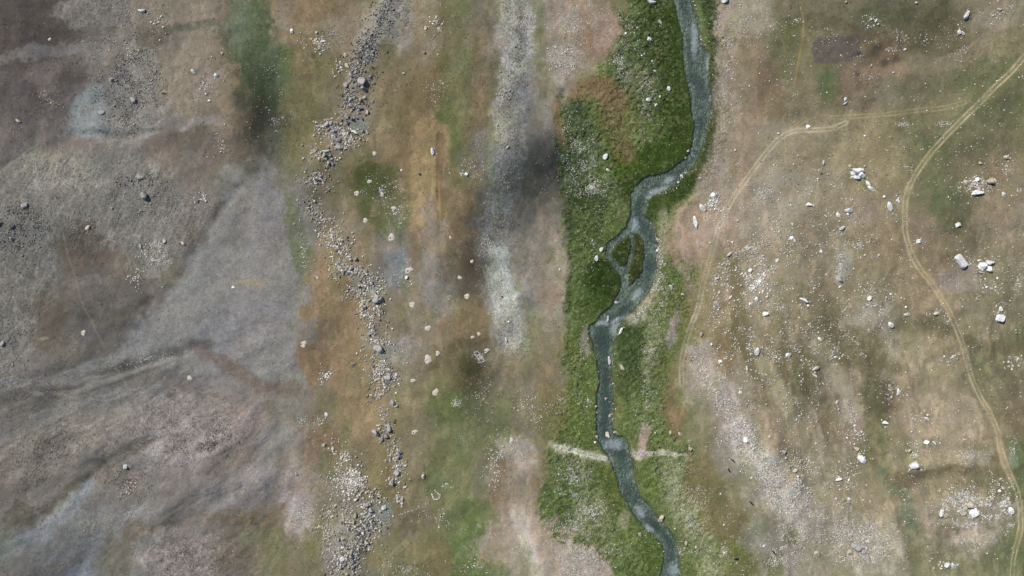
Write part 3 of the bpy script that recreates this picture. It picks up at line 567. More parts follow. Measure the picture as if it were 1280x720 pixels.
def rock_material(name, c1, c2, lichen=None, amt=.4):
    t = NT(name); tc = t.n('ShaderNodeTexCoord').outputs['Object']; oi = t.n('ShaderNodeObjectInfo').outputs['Random']
    mx = t.n('ShaderNodeMix', data_type='RGBA'); mx.inputs['A'].default_value = (*lin(c1), 1); mx.inputs['B'].default_value = (*lin(c2), 1)
    r = t.n('ShaderNodeMapRange'); r.inputs['From Min'].default_value = .38; r.inputs['From Max'].default_value = .62; t.l(t.noise(2.2, 4, .65, tc), r.inputs[0]); t.l(r.outputs[0], mx.inputs['Factor'])
    c = t.scale_col(mx.outputs['Result'], t.math('MULTIPLY_ADD', oi, .42, .78))
    if lichen:
        m2 = t.n('ShaderNodeMix', data_type='RGBA'); t.l(c, m2.inputs['A']); m2.inputs['B'].default_value = (*lin(lichen), 1)
        q = t.n('ShaderNodeMapRange'); q.inputs['From Min'].default_value = .52; q.inputs['From Max'].default_value = .66; q.inputs['To Max'].default_value = amt; t.l(t.noise(3.7, 3, .6, tc), q.inputs[0]); t.l(q.outputs[0], m2.inputs['Factor']); c = m2.outputs['Result']
    b = t.n('ShaderNodeBsdfPrincipled'); t.l(c, b.inputs['Base Color']); b.inputs['Roughness'].default_value = .85; b.inputs['Specular IOR Level'].default_value = .3
    bp = t.n('ShaderNodeBump'); bp.inputs['Strength'].default_value = .7; bp.inputs['Distance'].default_value = .15; t.l(t.noise(3.0, 4, .7, tc), bp.inputs['Height']); t.l(bp.outputs[0], b.inputs['Normal'])
    t.l(b.outputs[0], t.out.inputs[0]); return t.m

def attr_material(name, rough=.9):
    t = NT(name); a = t.n('ShaderNodeAttribute', attribute_name='paint').outputs['Color']; g = t.n('ShaderNodeNewGeometry').outputs['Position']
    c = t.scale_col(a, t.math('MULTIPLY_ADD', t.noise(6.0, 2, .6, g), .7, .65))
    b = t.n('ShaderNodeBsdfPrincipled'); t.l(c, b.inputs['Base Color']); b.inputs['Roughness'].default_value = rough; b.inputs['Specular IOR Level'].default_value = .2
    t.l(b.outputs[0], t.out.inputs[0]); return t.m

def plain(name, c, rough=.8, spec=.3, var=.3, sc=6.0):
    t = NT(name); tc = t.n('ShaderNodeTexCoord').outputs['Object']
    rgb = t.n('ShaderNodeRGB'); rgb.outputs[0].default_value = (*lin(c), 1)
    cc = t.scale_col(rgb.outputs[0], t.math('MULTIPLY_ADD', t.noise(sc, 3, .6, tc), 2 * var, 1 - var))
    b = t.n('ShaderNodeBsdfPrincipled'); t.l(cc, b.inputs['Base Color']); b.inputs['Roughness'].default_value = rough; b.inputs['Specular IOR Level'].default_value = spec
    t.l(b.outputs[0], t.out.inputs[0]); return t.m

def water_material():
    t = NT('stream_water'); g = t.n('ShaderNodeNewGeometry').outputs['Position']
    mp = t.n('ShaderNodeMapping'); mp.inputs['Scale'].default_value = (1.0, .45, 1.0); t.l(g, mp.inputs[0]); gs = mp.outputs[0]
    n1 = t.noise(1.1, 4, .65, gs); n2 = t.noise(3.2, 2, .6, gs); big = t.noise(.10, 4, .6, gs)
    bp = t.n('ShaderNodeBump'); bp.inputs['Strength'].default_value = 1.0; bp.inputs['Distance'].default_value = .3
    t.l(t.math('MULTIPLY_ADD', n2, .45, n1), bp.inputs['Height'])
    tr = t.n('ShaderNodeBsdfTransparent')
    mx = t.n('ShaderNodeMix', data_type='RGBA'); mx.inputs['A'].default_value = (.62, .70, .65, 1); mx.inputs['B'].default_value = (.24, .31, .28, 1)
    at = t.n('ShaderNodeAttribute', attribute_name='paint'); sp = t.n('ShaderNodeSeparateColor'); t.l(at.outputs['Color'], sp.inputs[0]); t.l(sp.outputs[1], mx.inputs['Factor']); t.l(mx.outputs['Result'], tr.inputs[0])
    gl = t.n('ShaderNodeBsdfGlossy'); gl.inputs['Roughness'].default_value = .2; t.l(bp.outputs[0], gl.inputs['Normal'])
    fr = t.n('ShaderNodeFresnel'); fr.inputs['IOR'].default_value = 1.33; t.l(bp.outputs[0], fr.inputs['Normal'])
    df = t.n('ShaderNodeBsdfDiffuse'); df.inputs['Color'].default_value = (.125, .168, .148, 1); t.l(bp.outputs[0], df.inputs['Normal'])
    m0 = t.n('ShaderNodeMixShader'); m0.inputs[0].default_value = .28; t.l(tr.outputs[0], m0.inputs[1]); t.l(df.outputs[0], m0.inputs[2])   # suspended silt
    m = t.n('ShaderNodeMixShader'); t.l(fr.outputs[0], m.inputs[0]); t.l(m0.outputs[0], m.inputs[1]); t.l(gl.outputs[0], m.inputs[2])
    # broken white water where the stream runs over riffles
    fo = t.n('ShaderNodeBsdfDiffuse'); fo.inputs['Color'].default_value = (.62, .68, .70, 1)
    q = t.n('ShaderNodeMapRange'); q.inputs['From Min'].default_value = .58; q.inputs['From Max'].default_value = .72; q.inputs['To Max'].default_value = .8; t.l(t.noise(1.9, 3, .7, gs), q.inputs[0])
    ff = t.math('MULTIPLY', sp.outputs[0], t.math('MULTIPLY_ADD', q.outputs[0], .7, .26)); ff = t.math('MAXIMUM', ff, t.math('MULTIPLY', q.outputs[0], t.math('MULTIPLY_ADD', sp.outputs[1], -.45, .5)))
    mf = t.n('ShaderNodeMixShader'); t.l(ff, mf.inputs[0]); t.l(m.outputs[0], mf.inputs[1]); t.l(fo.outputs[0], mf.inputs[2])
    t.l(mf.outputs[0], t.out.inputs[0]); return t.m

M_GROUND = ground_material()
M_GREY = rock_material('grey_granite', (172,168,162), (132,129,126), (96,88,66), .5)
M_PALE = rock_material('cream_granite', (190,178,158), (156,146,128), (150,134,104), .45)
M_WHITE = rock_material('white_granite', (222,220,216), (190,189,186), (140,138,132), .75)
M_DARK = rock_material('dark_granite', (98,98,102), (70,70,74))
M_STONES = attr_material('loose_stones')
M_TUFT = attr_material('sedge_tufts')
M_MOUND = plain('dug_soil', (180,170,156), .95, .1, .25, 1.4)
M_HOLE = plain('burrow_dark', (52,44,38), 1, .05)
M_WATER = water_material()
M_HIDE = plain('black_hide', (30,27,26), .7, .3, .3, 3)
M_HORN = plain('horn', (150,140,120), .5, .4)

# clusters: place phrase -> "u v d kind;..."  (d = width in units)
CL = [
("at the head of the grey boulder ridge", "g", """483 4 4;492 13 4;484 18 3.4;493 19 3.4;475 4 3;464 20 4;457 24 3.4;453 26 3;475 39 3.4;466 45 4.6;466 66 5.4;487 28 3;478 12 3"""),
("in the upper ridge beside the pale gravel tongue", "g", """432 69 5 p;444 67 3;452 72 4.6 d;449 73 3.6 d;434 83 7 p;422 86 3.6 p;427 85 3.2 p;429 88 4.6 p;424 90 4 p;417 91 4.5 p 1.5 70;439 93 6.5;446 91 5;453 87 4;457 90 3.4;464 96 5.4;427 54 2.6 p"""),
("around the two big dark blocks of the ridge", "g", """452 103 10 g 1.3 0;455 111 8;432 107 5;442 114 3.4;450 84 3.6;457 82 3.4;437 104 3.2;468 104 3.4;466 112 3.4;439 125 6.5;451 126 4.6;455 122 4.4;466 127 4.4 p;433 122 4.4;444 127 3.4;431 116 3"""),
("in the ridge above the split clusters", "g", """431 136 5 p;433 146 8;441 149 5.5 d;436 134 4.4;451 135 5;459 140 5 p;447 149 3.6 d;453 149 4.4 d;440 139 4.4;448 142 3;460 132 3.4 p"""),
("in the western knot of ridge boulders", "g", """395 153 4.6 p 1.8 70;406 150 4.4 p;402 154 4 p;407 156 7 g;410 162 5.5;414 154 4.5;417 160 6.5;419 155 4;419 165 7.5;404 164 3.4;399 157 3.2;412 168 3.2"""),
("in the eastern knot of ridge boulders", "g", """419 173 7.5;423 176 6.5;424 183 9;418 181 4.4;434 161 4.4 p;443 165 7.5 w;454 163 5;429 164 3.8;432 168 3.8 p;426 168 3.6;442 174 4;450 174 4.4 p;455 176 4.4;432 186 5.5 p 1.5 0;429 179 3.8;437 172 3.2;447 168 3.2"""),
("in the tight pile below the two knots", "g", """394 189 5.6;398 188 4.4 p;409 190 7 w;404 192 5.4;412 186 4.4;407 196 5.5;409 199 4.4;417 201 6.5;412 206 5.6;418 206 5;414 195 4.5;401 201 4.4;398 196 3.4;405 202 3.6"""),
("in the small piles on the slope west of the ridge", "g", """381 199 4.4 w;378 182 4 p;390 226 4.4;398 226 6 d;402 221 4.4;384 230 4 p;374 229 3.4 p;408 224 3.6;412 219 3.4;394 219 3.4;394 252 4.4 p;387 261 5 p;387 257 4;396 267 4.4;398 271 5 p;391 273 3.6 p"""),
("in the thin middle stretch of the ridge", "g", """409 284 4.6 p;416 287 4.2;416 280 3.2;430 267 3.2 w;419 302 4.2 p;422 305 4.4;424 311 5;423 314 4.4 d;436 297 3.2 d;436 301 3.2;430 302 3.2;438 322 4.6 p;441 325 5.5;446 325 5;415 323 3.6;426 307 3.4;420 295 3.4"""),
("around the pale silt patch in the ridge", "g", """427 335 5.6 p;431 341 5.4;441 336 5.6;427 328 4.4;426 346 4.4 p;435 337 4.4;460 339 4.4;460 343 4.4 p;467 353 6 d;473 347 3.4 p;441 357 3.8;452 358 4.6 d;458 360 4.4;479 361 3.8 p;482 367 3.6 p"""),
("beside the pair of great dark boulders", "g", """467 371 4 w;472 374 8.5;477 375 9.5;463 375 4.4;461 377 3.8;454 377 4.4 p;453 381 5.6 p;457 385 7.5;473 383 4.2 w;479 389 3.6;445 392 3.4 p;469 392 3.4;489 374 3.6 p;441 370 3.2 p"""),
("in the ridge between the big pair and the split block", "g", """462 417 6.5 g 1.3 20;474 435 9.5 g 1.2 20;479 430 4 p;468 440 4.4;481 441 3.8;484 407 3.4;491 411 3.8 p;486 402 3.6;464 401 3.4;476 400 3.6 d;452 418 3.4;446 442 3.8 w;447 410 2.8"""),
("where the ridge narrows", "g", """467 458 4.4 d;481 465 4.6;488 454 3.4;488 458 3.6;475 468 4.4 p;487 467 4.6;495 468 4.6;480 474 6.5;485 472 6.8;495 472 5.2;460 486 3.4;470 476 3.2"""),
("along the broken lower ridge", "g", """459 495 4.4 p;466 496 6 p;477 493 5.4 p;473 494 3.8;475 498 4;492 502 9 g 1.2 40;496 507 4.8;486 487 3.4;494 482 3.2;481 516 3.8;473 531 4.6;475 535 4.4 p;471 541 9;486 531 5.4 w;487 536 7.5;483 544 6.8;477 548 5;488 526 4;477 540 4.4;495 524 3.2 d;494 527 3.6 d"""),
("in the pile beside the ochre bank", "g", """487 556 4.8 p;493 560 3.8 p;499 567 5.4;502 565 4.6 d;483 575 6.2 p;497 571 5.4;502 571 4.6 d;499 569 4.4;490 562 3.4;495 576 4;489 571 3.4"""),
("in the curved row at the ridge end", "g", """496 590 7;490 602 8;488 596 4.4 p;507 607 5 p;506 604 4.4;513 598 3.8 p;497 623 5;503 624 5.4;498 628 4.4;503 629 4.4 p;506 611 3.6;502 588 4;508 581 4 p"""),
("in the scatter west of the lower ridge", "p", """419 568 4.6;421 565 4.4;427 568 5.8;427 572 4.6;446 570 4.4;452 576 3.8;440 592 4.4;445 591 5.6;442 597 4.4;451 590 4.4;435 586 4.4;448 601 4.4;421 601 3.8;416 562 4;431 577 3.6"""),
("above the great boulder fan", "p", """454 612 6;459 614 4.4;470 610 4.4;453 602 3.6;446 622 5;420 631 5.4;414 624 4.4;459 629 5.4 g;464 636 7 g;480 634 7.5 w 1.7 -30;476 638 4.6;445 642 6.8;416 645 5;401 646 4.4;443 650 5.2;421 644 4.4;453 651 4.4;461 652 4.4 g"""),
("in the great boulder fan", "g", """400 660 6.6 p;445 657 4.4 p;430 671 7 p;413 659 3.8 p;458 678 6 p;469 672 4 p;476 664 5 p;409 681 5 p;404 691 4.4 p;413 686 4.4;429 697 7.5 w;437 684 4.8 d;426 686 4.4;440 690 4.4;434 695 4.4;439 694 5.6;424 702 5;423 699 4.4;441 704 5;441 709 5;436 709 4.4;431 705 4.4;426 709 5;421 714 5.6;442 716 5;434 717 5;459 661 4.6;424 674 4.6;465 678 3.4 p"""),
("on the grey scree of the western slope", "g", """177 13 8 w;204 34 4 w;195 30 3.4;164 63 4.8 p;157 53 3.4 p;140 100 5.6;146 101 4.2;127 140 6.4;167 125 6.4;174 115 3.4;168 156 4 p;206 115 6.6 p;176 221 8;166 226 4;151 203 3.4;142 132 4;195 89 3.4 p;199 99 3.2;23 152 6 p;186 64 3.2 p"""),
("on the grey stony ground at the western edge", "g", """35 258 6.4;20 284 6.4 d;3 281 8.5 d;19 298 5.4;32 320 4.2;3 430 5.4;18 456 4.2;2 307 4 d"""),
("on the stony slope beyond the faint footpath", "g", """183 245 7.6;113 285 6.4 p;178 263 5;175 266 3.4;207 302 5.2;230 305 5.8 p;177 308 5.2 p;143 261 4.4;249 252 4.2;259 252 4.2 p;194 245 3.2;160 582 6.4 w;292 359 5 w;204 359 3 p"""),
("among the quartz rubble on the ochre patch", "w", """243 90 5.6;270 94 6.4;255 105 5;262 127 5;279 68 4.2;281 156 3.4;277 190 3.4;258 118 3.4"""),
("between the green hollow and the ridge", "p", """365 39 6.6 w 1.8 80;403.7 52 5.4 w 1.6 -20;393 55 4.6 p 1.7 40;396 49 3.6;396 41 4.4 w 1.8 80;404 41 3"""),
("on the brown flats east of the ridge", "p", """533 38 5.6;550 39 6;531 67 4.4;548 70 3.4;505 92 4.4;541 190 8.5 w;525 218 4.4 d;583 218 5.2 w;577 218 3.4 w;502 213 3.6 w;509 347 4.6 w;398 348 4.8;441 455 7;530 595 6.4;628 371 3.2 d"""),
("in the little group on the pale gravel strip", "g", """626 90 3.6 p;632 115 4.6;628 115 3.4;637 115 4.4;637 125 4.4;625 119 4;622 157 4 p;635 185 4.6;636 402 3.8 w;633 424 5 w;640 118 3.4;635 95 3.4 p"""),
("near the livestock enclosure and the boulder fan", "p", """407 519 7.2 w 1.4 70;404 557 5.2;370 593 4.8;639 550 6.6 w;615 562 4.4;629 557 3.6;619 590 3.6;551 643 3.6;549 659 3.4;623 600 3.2"""),
("in the upper wet meadow", "w", """815 3 7.5;825 28 5.6;811 50 7.4;782 43 4.4;805 68 3.8;815 77 4.4;819 89 5.2;836 111 5.4;825 121 4.4;810 125 5.4;820 131 4.6;757 196 7.4;760 212 4.6;802 70 3.2;752 312 5.8;746 323 6.4;700 337 4.2"""),
("in or beside the upper stream", "p", """906 1 8.5 w;902 47 4.2;919 188 4.4;859 49 3.2;865 93 4.2;878 133 4.4;876 147 3.4;860 189 4.4;857 197 4.4;852 220 5.4 w;848 228 4.4;858 211 3.4;875 224 5.4;867 34 3.2;869 64 3;880 108 3.2;926 6 3.4"""),
("at the edge of the middle stream", "w", """814 279 3.4;817 310 3.4;822 313 4.4;825 308 3.4;771 378 5.4;760 399 7.4;776 414 7.4;762 451 9 w 1.5 70;777 460 8 p;839 359 6;853 368 6.2 p;816 300 3;765 386 3"""),
("at the edge of the lower stream", "p", """757 500 6.4;759 544 9 p;746 547 5.4;764 520 6.4 p 1.5 -30;745 508 3.4 w;746 527 3.4 w;746 516 3 w;744 553 4.4 w;827 649 9 p;799 668 6;850 542 6;837 540 5.2;819 541 4;815 566 4.6;862 560 6.2;857 679 5.4;870 684 4.4;872 706 4.4;844 661 4;767 505 3.2;766 512 3.6"""),
("on the pale rise above the eastern meadow", "w", """878 260 9;891 244 8;869 278 11.5 w 1.9 70;888 251 4.4;911 318 6.2;921 276 5.2 p 1.6 -30;955 392 7.4;945 439 8.4;899 452 7;937 338 6.2;886 304 3.4;932 460 5.2;876 418 7.4 p;888 430 4.4;943 333 3.6;953 320 4;898 286 3.2;914 303 3.4"""),
("in the white scatter west of the twin track", "w", """897 348 4.4;903 357 5 p;913 372 5.2;926 357 4.2;938 357 4.4;948 352 4.8;952 364 5;957 371 4.4;944 374 5.4;936 380 4.4;927 342 3.6;920 335 3.6;955 345 4;899 366 3.6;909 350 3.4;948 366 3.4"""),
("on the stony fan of the south east", "w", """932 549 8.5 w;923 490 6.2;953 680 5.4;956 505 4.2 p;940 560 4.4;977 563 7.2 p;980 571 4.4;1001 578 7.4 p;992 587 6.4 p;985 582 4;996 595 4.2;1024 694 9.4 p;1028 680 4;904 655 3.4;938 596 4"""),
("on the northern pasture", "w", """1056 4 4.4;1143 5 4.4;1210 18 9.4;1251 11 5.4 p;1244 18 4.2 p;1203 38 5.2;1208 39 5.2;1088 25 4.2;1094 27 3.8;1097 31 3.8;1133 61 4.4;1091 81 5 p;1118 90 3.4;1059 122 5.4;1059 128 5;1011 158 6 w 1.5 80;973 167 4;1083 169 3.4;1030 203 5;1026 217 3.4 d;1035 218 3;1249 100 3.6"""),
("around the great cracked white boulder", "w", """1063 208 4.6 p;1083 207 4.2 p;1085.5 230 8 w 2.1 65;1089 235.5 7 w 1.9 35;1105 246 4.4;1112 258 9 w 1.8 80;1123 251 5.2"""),
("on the grazed slope inside the track bend", "w", """1010 256 7.2;1060 263 8.4 w 1.5 0;1059 268 4.4;1046 269 5.2;1051 286 7.4;987 298 5.8 w 1.5 50;990 301 5;970 326 5.8 w 1.7 -40;1025 315 5.4;1098 319 4.4;1080 319 3.4;1050 349 9 g 1.3 40;1050 358 4.6;1086 373 6.4;1002 375 9 w 1.6 15;1008 382 4.4;1108 372 4.4;1114 368 4.2;1134 384 4;1135 393 6.4;1115 406 7.4;1132 374 3.4"""),
("on the pasture beyond the track bend", "w", """1147 302 7 w 1.6 -20;1196 281 7.2;1251 244 6.2;1219 241 12 w 1.8 0;1225 204 6.2 p;1220 225 6.2;1220 237 6 p;1213 234 4;1236 227 12 p 1.7 0;1207 229 9 p;1259 196 8 p 1.5 0;1169 391 7.4 p;1221 374 5.4 p;1251 386 5.6 w 1.5 80;1213 330 3.4;1233 359 4.4;1245 348 4.2;1275 450 5.4;1264 453 4;1276 458 4.4"""),
("on the southern grazed slope", "w", """1026 424 5.4;1020 460 8.4 p;1020 470 5.4;983 443 8;1048 447 4.6;1045 440 3.6;1053 449 3.4;1182 446 3.6;1192 447 5;1198 449 3.8;1128 491 7.2;1117 484 4.6 p;1051 504 5.4;1054 514 3.8;1074 534 5.2;1082 542 4.4;1112 530 7 w 1.5 15;1065 550 3.6;1163 525 6.2;1164 520 3.8;1143 541 4.2"""),
("around the two faceted white boulders of the south", "w", """1077 564 7.4 p;1074 558 3.6;1140 565 6.6 p;1148 570 4;1147 573 3.2;1153 582 3.4 p;1160 554 9 w 1.4 0;1169 554 5.8;1174 547 4.4;1053 602 7 w 1.4 -30;1066 603 4.2;1058 628 8 p 1.8 70;1065 626 4.6;1049 626 3.8;1054 610 3.6 p"""),
("on the pale rubble at the southern edge", "p", """1066 692 9.5 p;1074 686 9.5 g;1081 687 7.4 g;1083 691 6.2 g;1090 680 4;1176 641 9 w;1181 645 8 p;1211 631 11 p;1217 640 12 w;1204 641 7 p;1247 613 5.6 w;1252 610 5.2 w;1263 638 8.4 w;1261 631 4.2;1184 706 9 w;1191 707 7 w;1177 711 4.4;1197 706 4;1168 711 4;1249 598 3.6;1132 713 3.6"""),
]
SPECIAL = [
 (1072, 217, 21, 'w', 1.3, 20, 'white boulder cracked by grey seams, with a ledge in shade, below the side track', 5),
 (1200, 326.5, 12.5, 'w', 1.55, 52, 'smooth oblong white boulder lying beside the wide boxy white boulder east of the track', 1),
 (1232, 333, 20, 'w', 1.1, 0, 'wide boxy white boulder, largest rock east of the track', 6),
 (1251, 397.5, 9.5, 'w', 1.15, 10, 'squarish white boulder on dark turf at the eastern edge below the largest white rock', 2),
 (1145, 583, 14, 'w', 1.2, 15, 'pointed pyramid shaped white boulder at the bend of the dry gully', 7),
 (1083, 577, 11.5, 'w', 1.3, 50, 'pale wedge shaped boulder beside the green gully, west of the pyramid shaped one', 8),
]
ORD = "topmost second third fourth fifth sixth seventh eighth ninth tenth eleventh twelfth thirteenth fourteenth fifteenth sixteenth seventeenth eighteenth nineteenth twentieth twenty-first twenty-second twenty-third twenty-fourth twenty-fifth twenty-sixth twenty-seventh twenty-eighth twenty-ninth thirtieth".split()
ROCKS = []
for place, dk, s in CL:
    for q in s.replace("\n", "").split(";"):
        w = q.split()
        k = w[3] if len(w) > 3 else dk
        el = float(w[4]) if len(w) > 4 else random.uniform(1.0, 1.3) if k in 'gd' else random.uniform(1.05, 1.7)
        an = float(w[5]) if len(w) > 5 else random.uniform(0, 180)
        ROCKS.append([float(w[0]), float(w[1]), float(w[2]), k, el, an, place])
ROCKS.sort(key=lambda r: -r[2])
BIG, REST = ROCKS[:294], ROCKS[294:]
ROCK_SPOTS += [(r[0], r[1], r[2]) for r in BIG if r[2] > 5.5 and r[3] in 'wp'] + [(r[0], r[1], r[2] * .8) for r in SPECIAL]
# ------------------------------------------------------------------ ground: one sheet, fine where the valley is, coarse to the horizon
def axis(lo, hi, step, far):
    a = np.arange(lo, hi + step / 2, step)
    d, s, neg, pos = step, step, [], []
    x0, x1 = a[0], a[-1]
    while d < far:
        s = min(s * 1.22, far / 12); d += s
        neg.append(x0 - d); pos.append(x1 + d)
    return np.concatenate([neg[::-1], a, pos])
UA = axis(-30, 1310, 1.0, 9000); VA = axis(-30, 750, 1.0, 9000)
UU, VV = np.meshgrid(UA, VA)
u, v = UU.ravel(), VV.ravel()
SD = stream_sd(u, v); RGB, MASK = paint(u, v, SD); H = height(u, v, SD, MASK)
nx, ny = len(UA), len(VA)
idx = np.arange(nx * ny).reshape(ny, nx)
faces = np.stack([idx[1:, :-1], idx[1:, 1:], idx[:-1, 1:], idx[:-1, :-1]], -1).reshape(-1, 4)
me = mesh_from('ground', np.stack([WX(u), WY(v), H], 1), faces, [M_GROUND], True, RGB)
a = me.color_attributes.new('mask', 'FLOAT_COLOR', 'POINT'); a.data.foreach_set('color', np.concatenate([MASK, np.ones((len(MASK), 1))], 1).astype(np.float32).ravel())
tag(link('ground', me), kind='structure')

def gz(x, y):
    """ground height under (u, v) by looking the sheet up"""
    x = np.asarray(x, float); y = np.asarray(y, float)
    i = np.clip(np.searchsorted(UA, x) - 1, 0, nx - 2); j = np.clip(np.searchsorted(VA, y) - 1, 0, ny - 2)
    fx = (x - UA[i]) / (UA[i + 1] - UA[i]); fy = (y - VA[j]) / (VA[j + 1] - VA[j])
    h = H.reshape(ny, nx)
    return (h[j, i] * (1 - fx) + h[j, i + 1] * fx) * (1 - fy) + (h[j + 1, i] * (1 - fx) + h[j + 1, i + 1] * fx) * fy
def lookup(arr, x, y):
    i = np.clip(np.searchsorted(UA, x) - 1, 0, nx - 2); j = np.clip(np.searchsorted(VA, y) - 1, 0, ny - 2)
    return arr[j * nx + i]

# stream water: one surface along the bed, its rim tucked under the banks
ua = np.arange(700, 930.1, 1.0); va = np.arange(-60, 781, 1.0)
wu, wv = np.meshgrid(ua, va); fu, fv = wu.ravel().astype(np.float32), wv.ravel().astype(np.float32)
outer = poly_sd(fu, fv, STREAM); wet = stream_sd(fu, fv)
ok = (outer > -5).reshape(wu.shape); cell = ok[:-1, :-1] & ok[1:, :-1] & ok[:-1, 1:] & ok[1:, 1:]
ii = np.arange(wu.size).reshape(wu.shape); cf = np.stack([ii[1:, :-1][cell], ii[1:, 1:][cell], ii[:-1, 1:][cell], ii[:-1, :-1][cell]], 1)
usedv, inv = np.unique(cf, return_inverse=True); cf = inv.reshape(-1, 4)
foam = riffle(fu, fv); deep = sstep(1.5, 9, wet) * sstep(-.5, .35, fbm(fu, fv, 26, 3, 12))
wc = np.stack([foam, deep, np.zeros_like(foam)], 1)[usedv]
zz = -.42 + .03 * fbm(fu, fv * .6, 3.5, 2, 9)[usedv]
tag(link('stream_water', mesh_from('stream_water', np.stack([WX(fu[usedv]), WY(fv[usedv]), zz], 1), cf, [M_WATER], True, wc)), kind='structure')

# ------------------------------------------------------------------ boulders
def boulder_mesh(name, seed, sub=3, cuts=9, mat=None, flat=.72, ang=.0, el=1.0):
    rg = np.random.default_rng(seed)
    bm = bmesh.new(); bmesh.ops.create_icosphere(bm, subdivisions=sub, radius=1)
    P = np.array([q.co[:] for q in bm.verts])
    for i in range(cuts):
        n = rg.normal(size=3); n[2] *= .8; n /= np.linalg.norm(n); d = rg.uniform(.42, .80) - ang
        t = P @ n - d; P -= np.maximum(t, 0)[:, None] * n
    P += rg.normal(size=P.shape) * .012
    P /= np.abs(P[:, :2]).max()
    P[:, 0] *= el; P[:, 2] *= flat / max(P[:, 2].max(), .4)
    for q, p in zip(bm.verts, P): q.co = p
    me = bpy.data.meshes.new(name); bm.to_mesh(me); bm.free()
    me.materials.append(mat)
    return me

SHAPES = {}
for key, mat, nv in (('g', M_GREY, 9), ('p', M_PALE, 8), ('w', M_WHITE, 5), ('d', M_DARK, 3)):
    SHAPES[key] = [boulder_mesh('boulder', 31 * i + ord(key), 3, 8 + i % 6, mat, .8 + .1 * (i % 4), .04 * (i % 3)) for i in range(nv)]


TONE = {'g': 'grey', 'p': 'cream', 'w': 'white', 'd': 'dark grey'}
SIZE = lambda d: 'large' if d >= 8 else 'medium' if d >= 5.5 else 'small'
by = {}
for r in BIG: by.setdefault(r[6], []).append(r)
LABEL = {}
for place, rs in by.items():
    rs.sort(key=lambda r: r[1])
    for i, r in enumerate(rs):
        o = ORD[i] if i else 'topmost'
        if i == len(rs) - 1 and i: o = 'lowest'
        LABEL[id(r)] = f"{SIZE(r[2])} {TONE[r[3]]} boulder, {o} {place}"
used = set()
GRP = {'g': 'grey boulders of the ridge and slopes', 'd': 'grey boulders of the ridge and slopes', 'p': 'pale boulders scattered over the valley', 'w': 'pale boulders scattered over the valley'}
def put_boulder(x, y, d, k, el, an, label, shape=None):
    me = SHAPES[k][random.randrange(len(SHAPES[k]))] if shape is None else shape
    o = bpy.data.objects.new('boulder', me); COL.objects.link(o)
    r = d * S * (1.28 if k in 'gd' else 1.06) / 2 / math.sqrt(el)
    z = float(gz(x, y))
    if float(stream_sd(np.array([x]), np.array([y]))[0]) > 0: z += .12
    hgt = random.uniform(.85, 1.15)
    sg = 1 if random.random() < .5 else -1
    o.scale = (r * el, r, r * hgt)
    o.location = (float(WX(x)), float(WY(y)), z - r * .02)
    o.rotation_euler = (R(random.uniform(-8, 8)), R(random.uniform(-8, 8)), R(-an))
    tag(o, label, 'boulder', GRP[k])
    return o
for r in BIG:
    put_boulder(r[0], r[1], r[2], r[3], r[4], r[5], LABEL[id(r)])
def special_mesh(kind):
    """white granite blocks with the outlines of the big landmarks"""
    if kind == 7:   # pyramid
        V = [(-.95,-.25,-.3),(-.55,-.8,-.3),(.2,-.55,-.3),(1.0,-.15,-.3),(.55,.5,-.3),(.05,.95,-.3),(-.6,.4,-.3),
             (-.85,-.22,.15),(-.5,-.68,.2),(.2,-.5,.35),(.85,-.12,.2),(.45,.42,.4),(.05,.75,.35),(-.5,.35,.3),(.0,.05,1.05),(-.15,-.2,.9)]
    elif kind == 8:  # wedge
        V = [(-1.1,.1,-.3),(-.6,-.75,-.3),(.4,-.8,-.3),(1.1,-.1,-.3),(.6,.7,-.3),(-.5,.75,-.3),(-1.0,.1,.3),(-.55,-.6,.35),(.35,-.65,.5),(.95,-.1,.35),(.55,.55,.75),(-.4,.6,.85),(0,.1,.95)]
    elif kind == 1:  # smooth oblong block
        V = [(x * (1.15 if abs(z) < .5 else .95), y * (.95 if abs(z) < .5 else .72), z) for z in (-.3, .35, .8) for x, y in ((-1,-.6),(-.8,-.9),(.75,-.95),(1,-.6),(1,.6),(.8,.9),(-.8,.95),(-1,.6))]
    else:            # squarish block
        V = [(x * k + .05, y * k, z) for z, k in ((-.3, 1), (.4, 1), (.85, .78)) for x, y in ((-1,-.7),(-.75,-.95),(.7,-1),(1,-.5),(.95,.75),(.5,1),(-.7,.9),(-1,.5))]
    bm = bmesh.new()
    for q in V: bm.verts.new(q)
    h = bmesh.ops.convex_hull(bm, input=bm.verts)
    bmesh.ops.delete(bm, geom=[g for g in h['geom_interior'] if isinstance(g, bmesh.types.BMVert)], context='VERTS')
    bmesh.ops.bevel(bm, geom=bm.edges[:], offset=.05, segments=1, affect='EDGES')
    bmesh.ops.triangulate(bm, faces=bm.faces[:]); bmesh.ops.subdivide_edges(bm, edges=bm.edges[:], cuts=1, use_grid_fill=True)
    for q in bm.verts: q.co += Vector((random.gauss(0, .014), random.gauss(0, .014), random.gauss(0, .014)))
    me = bpy.data.meshes.new('boulder'); bm.to_mesh(me); bm.free(); me.materials.append(M_WHITE); return me
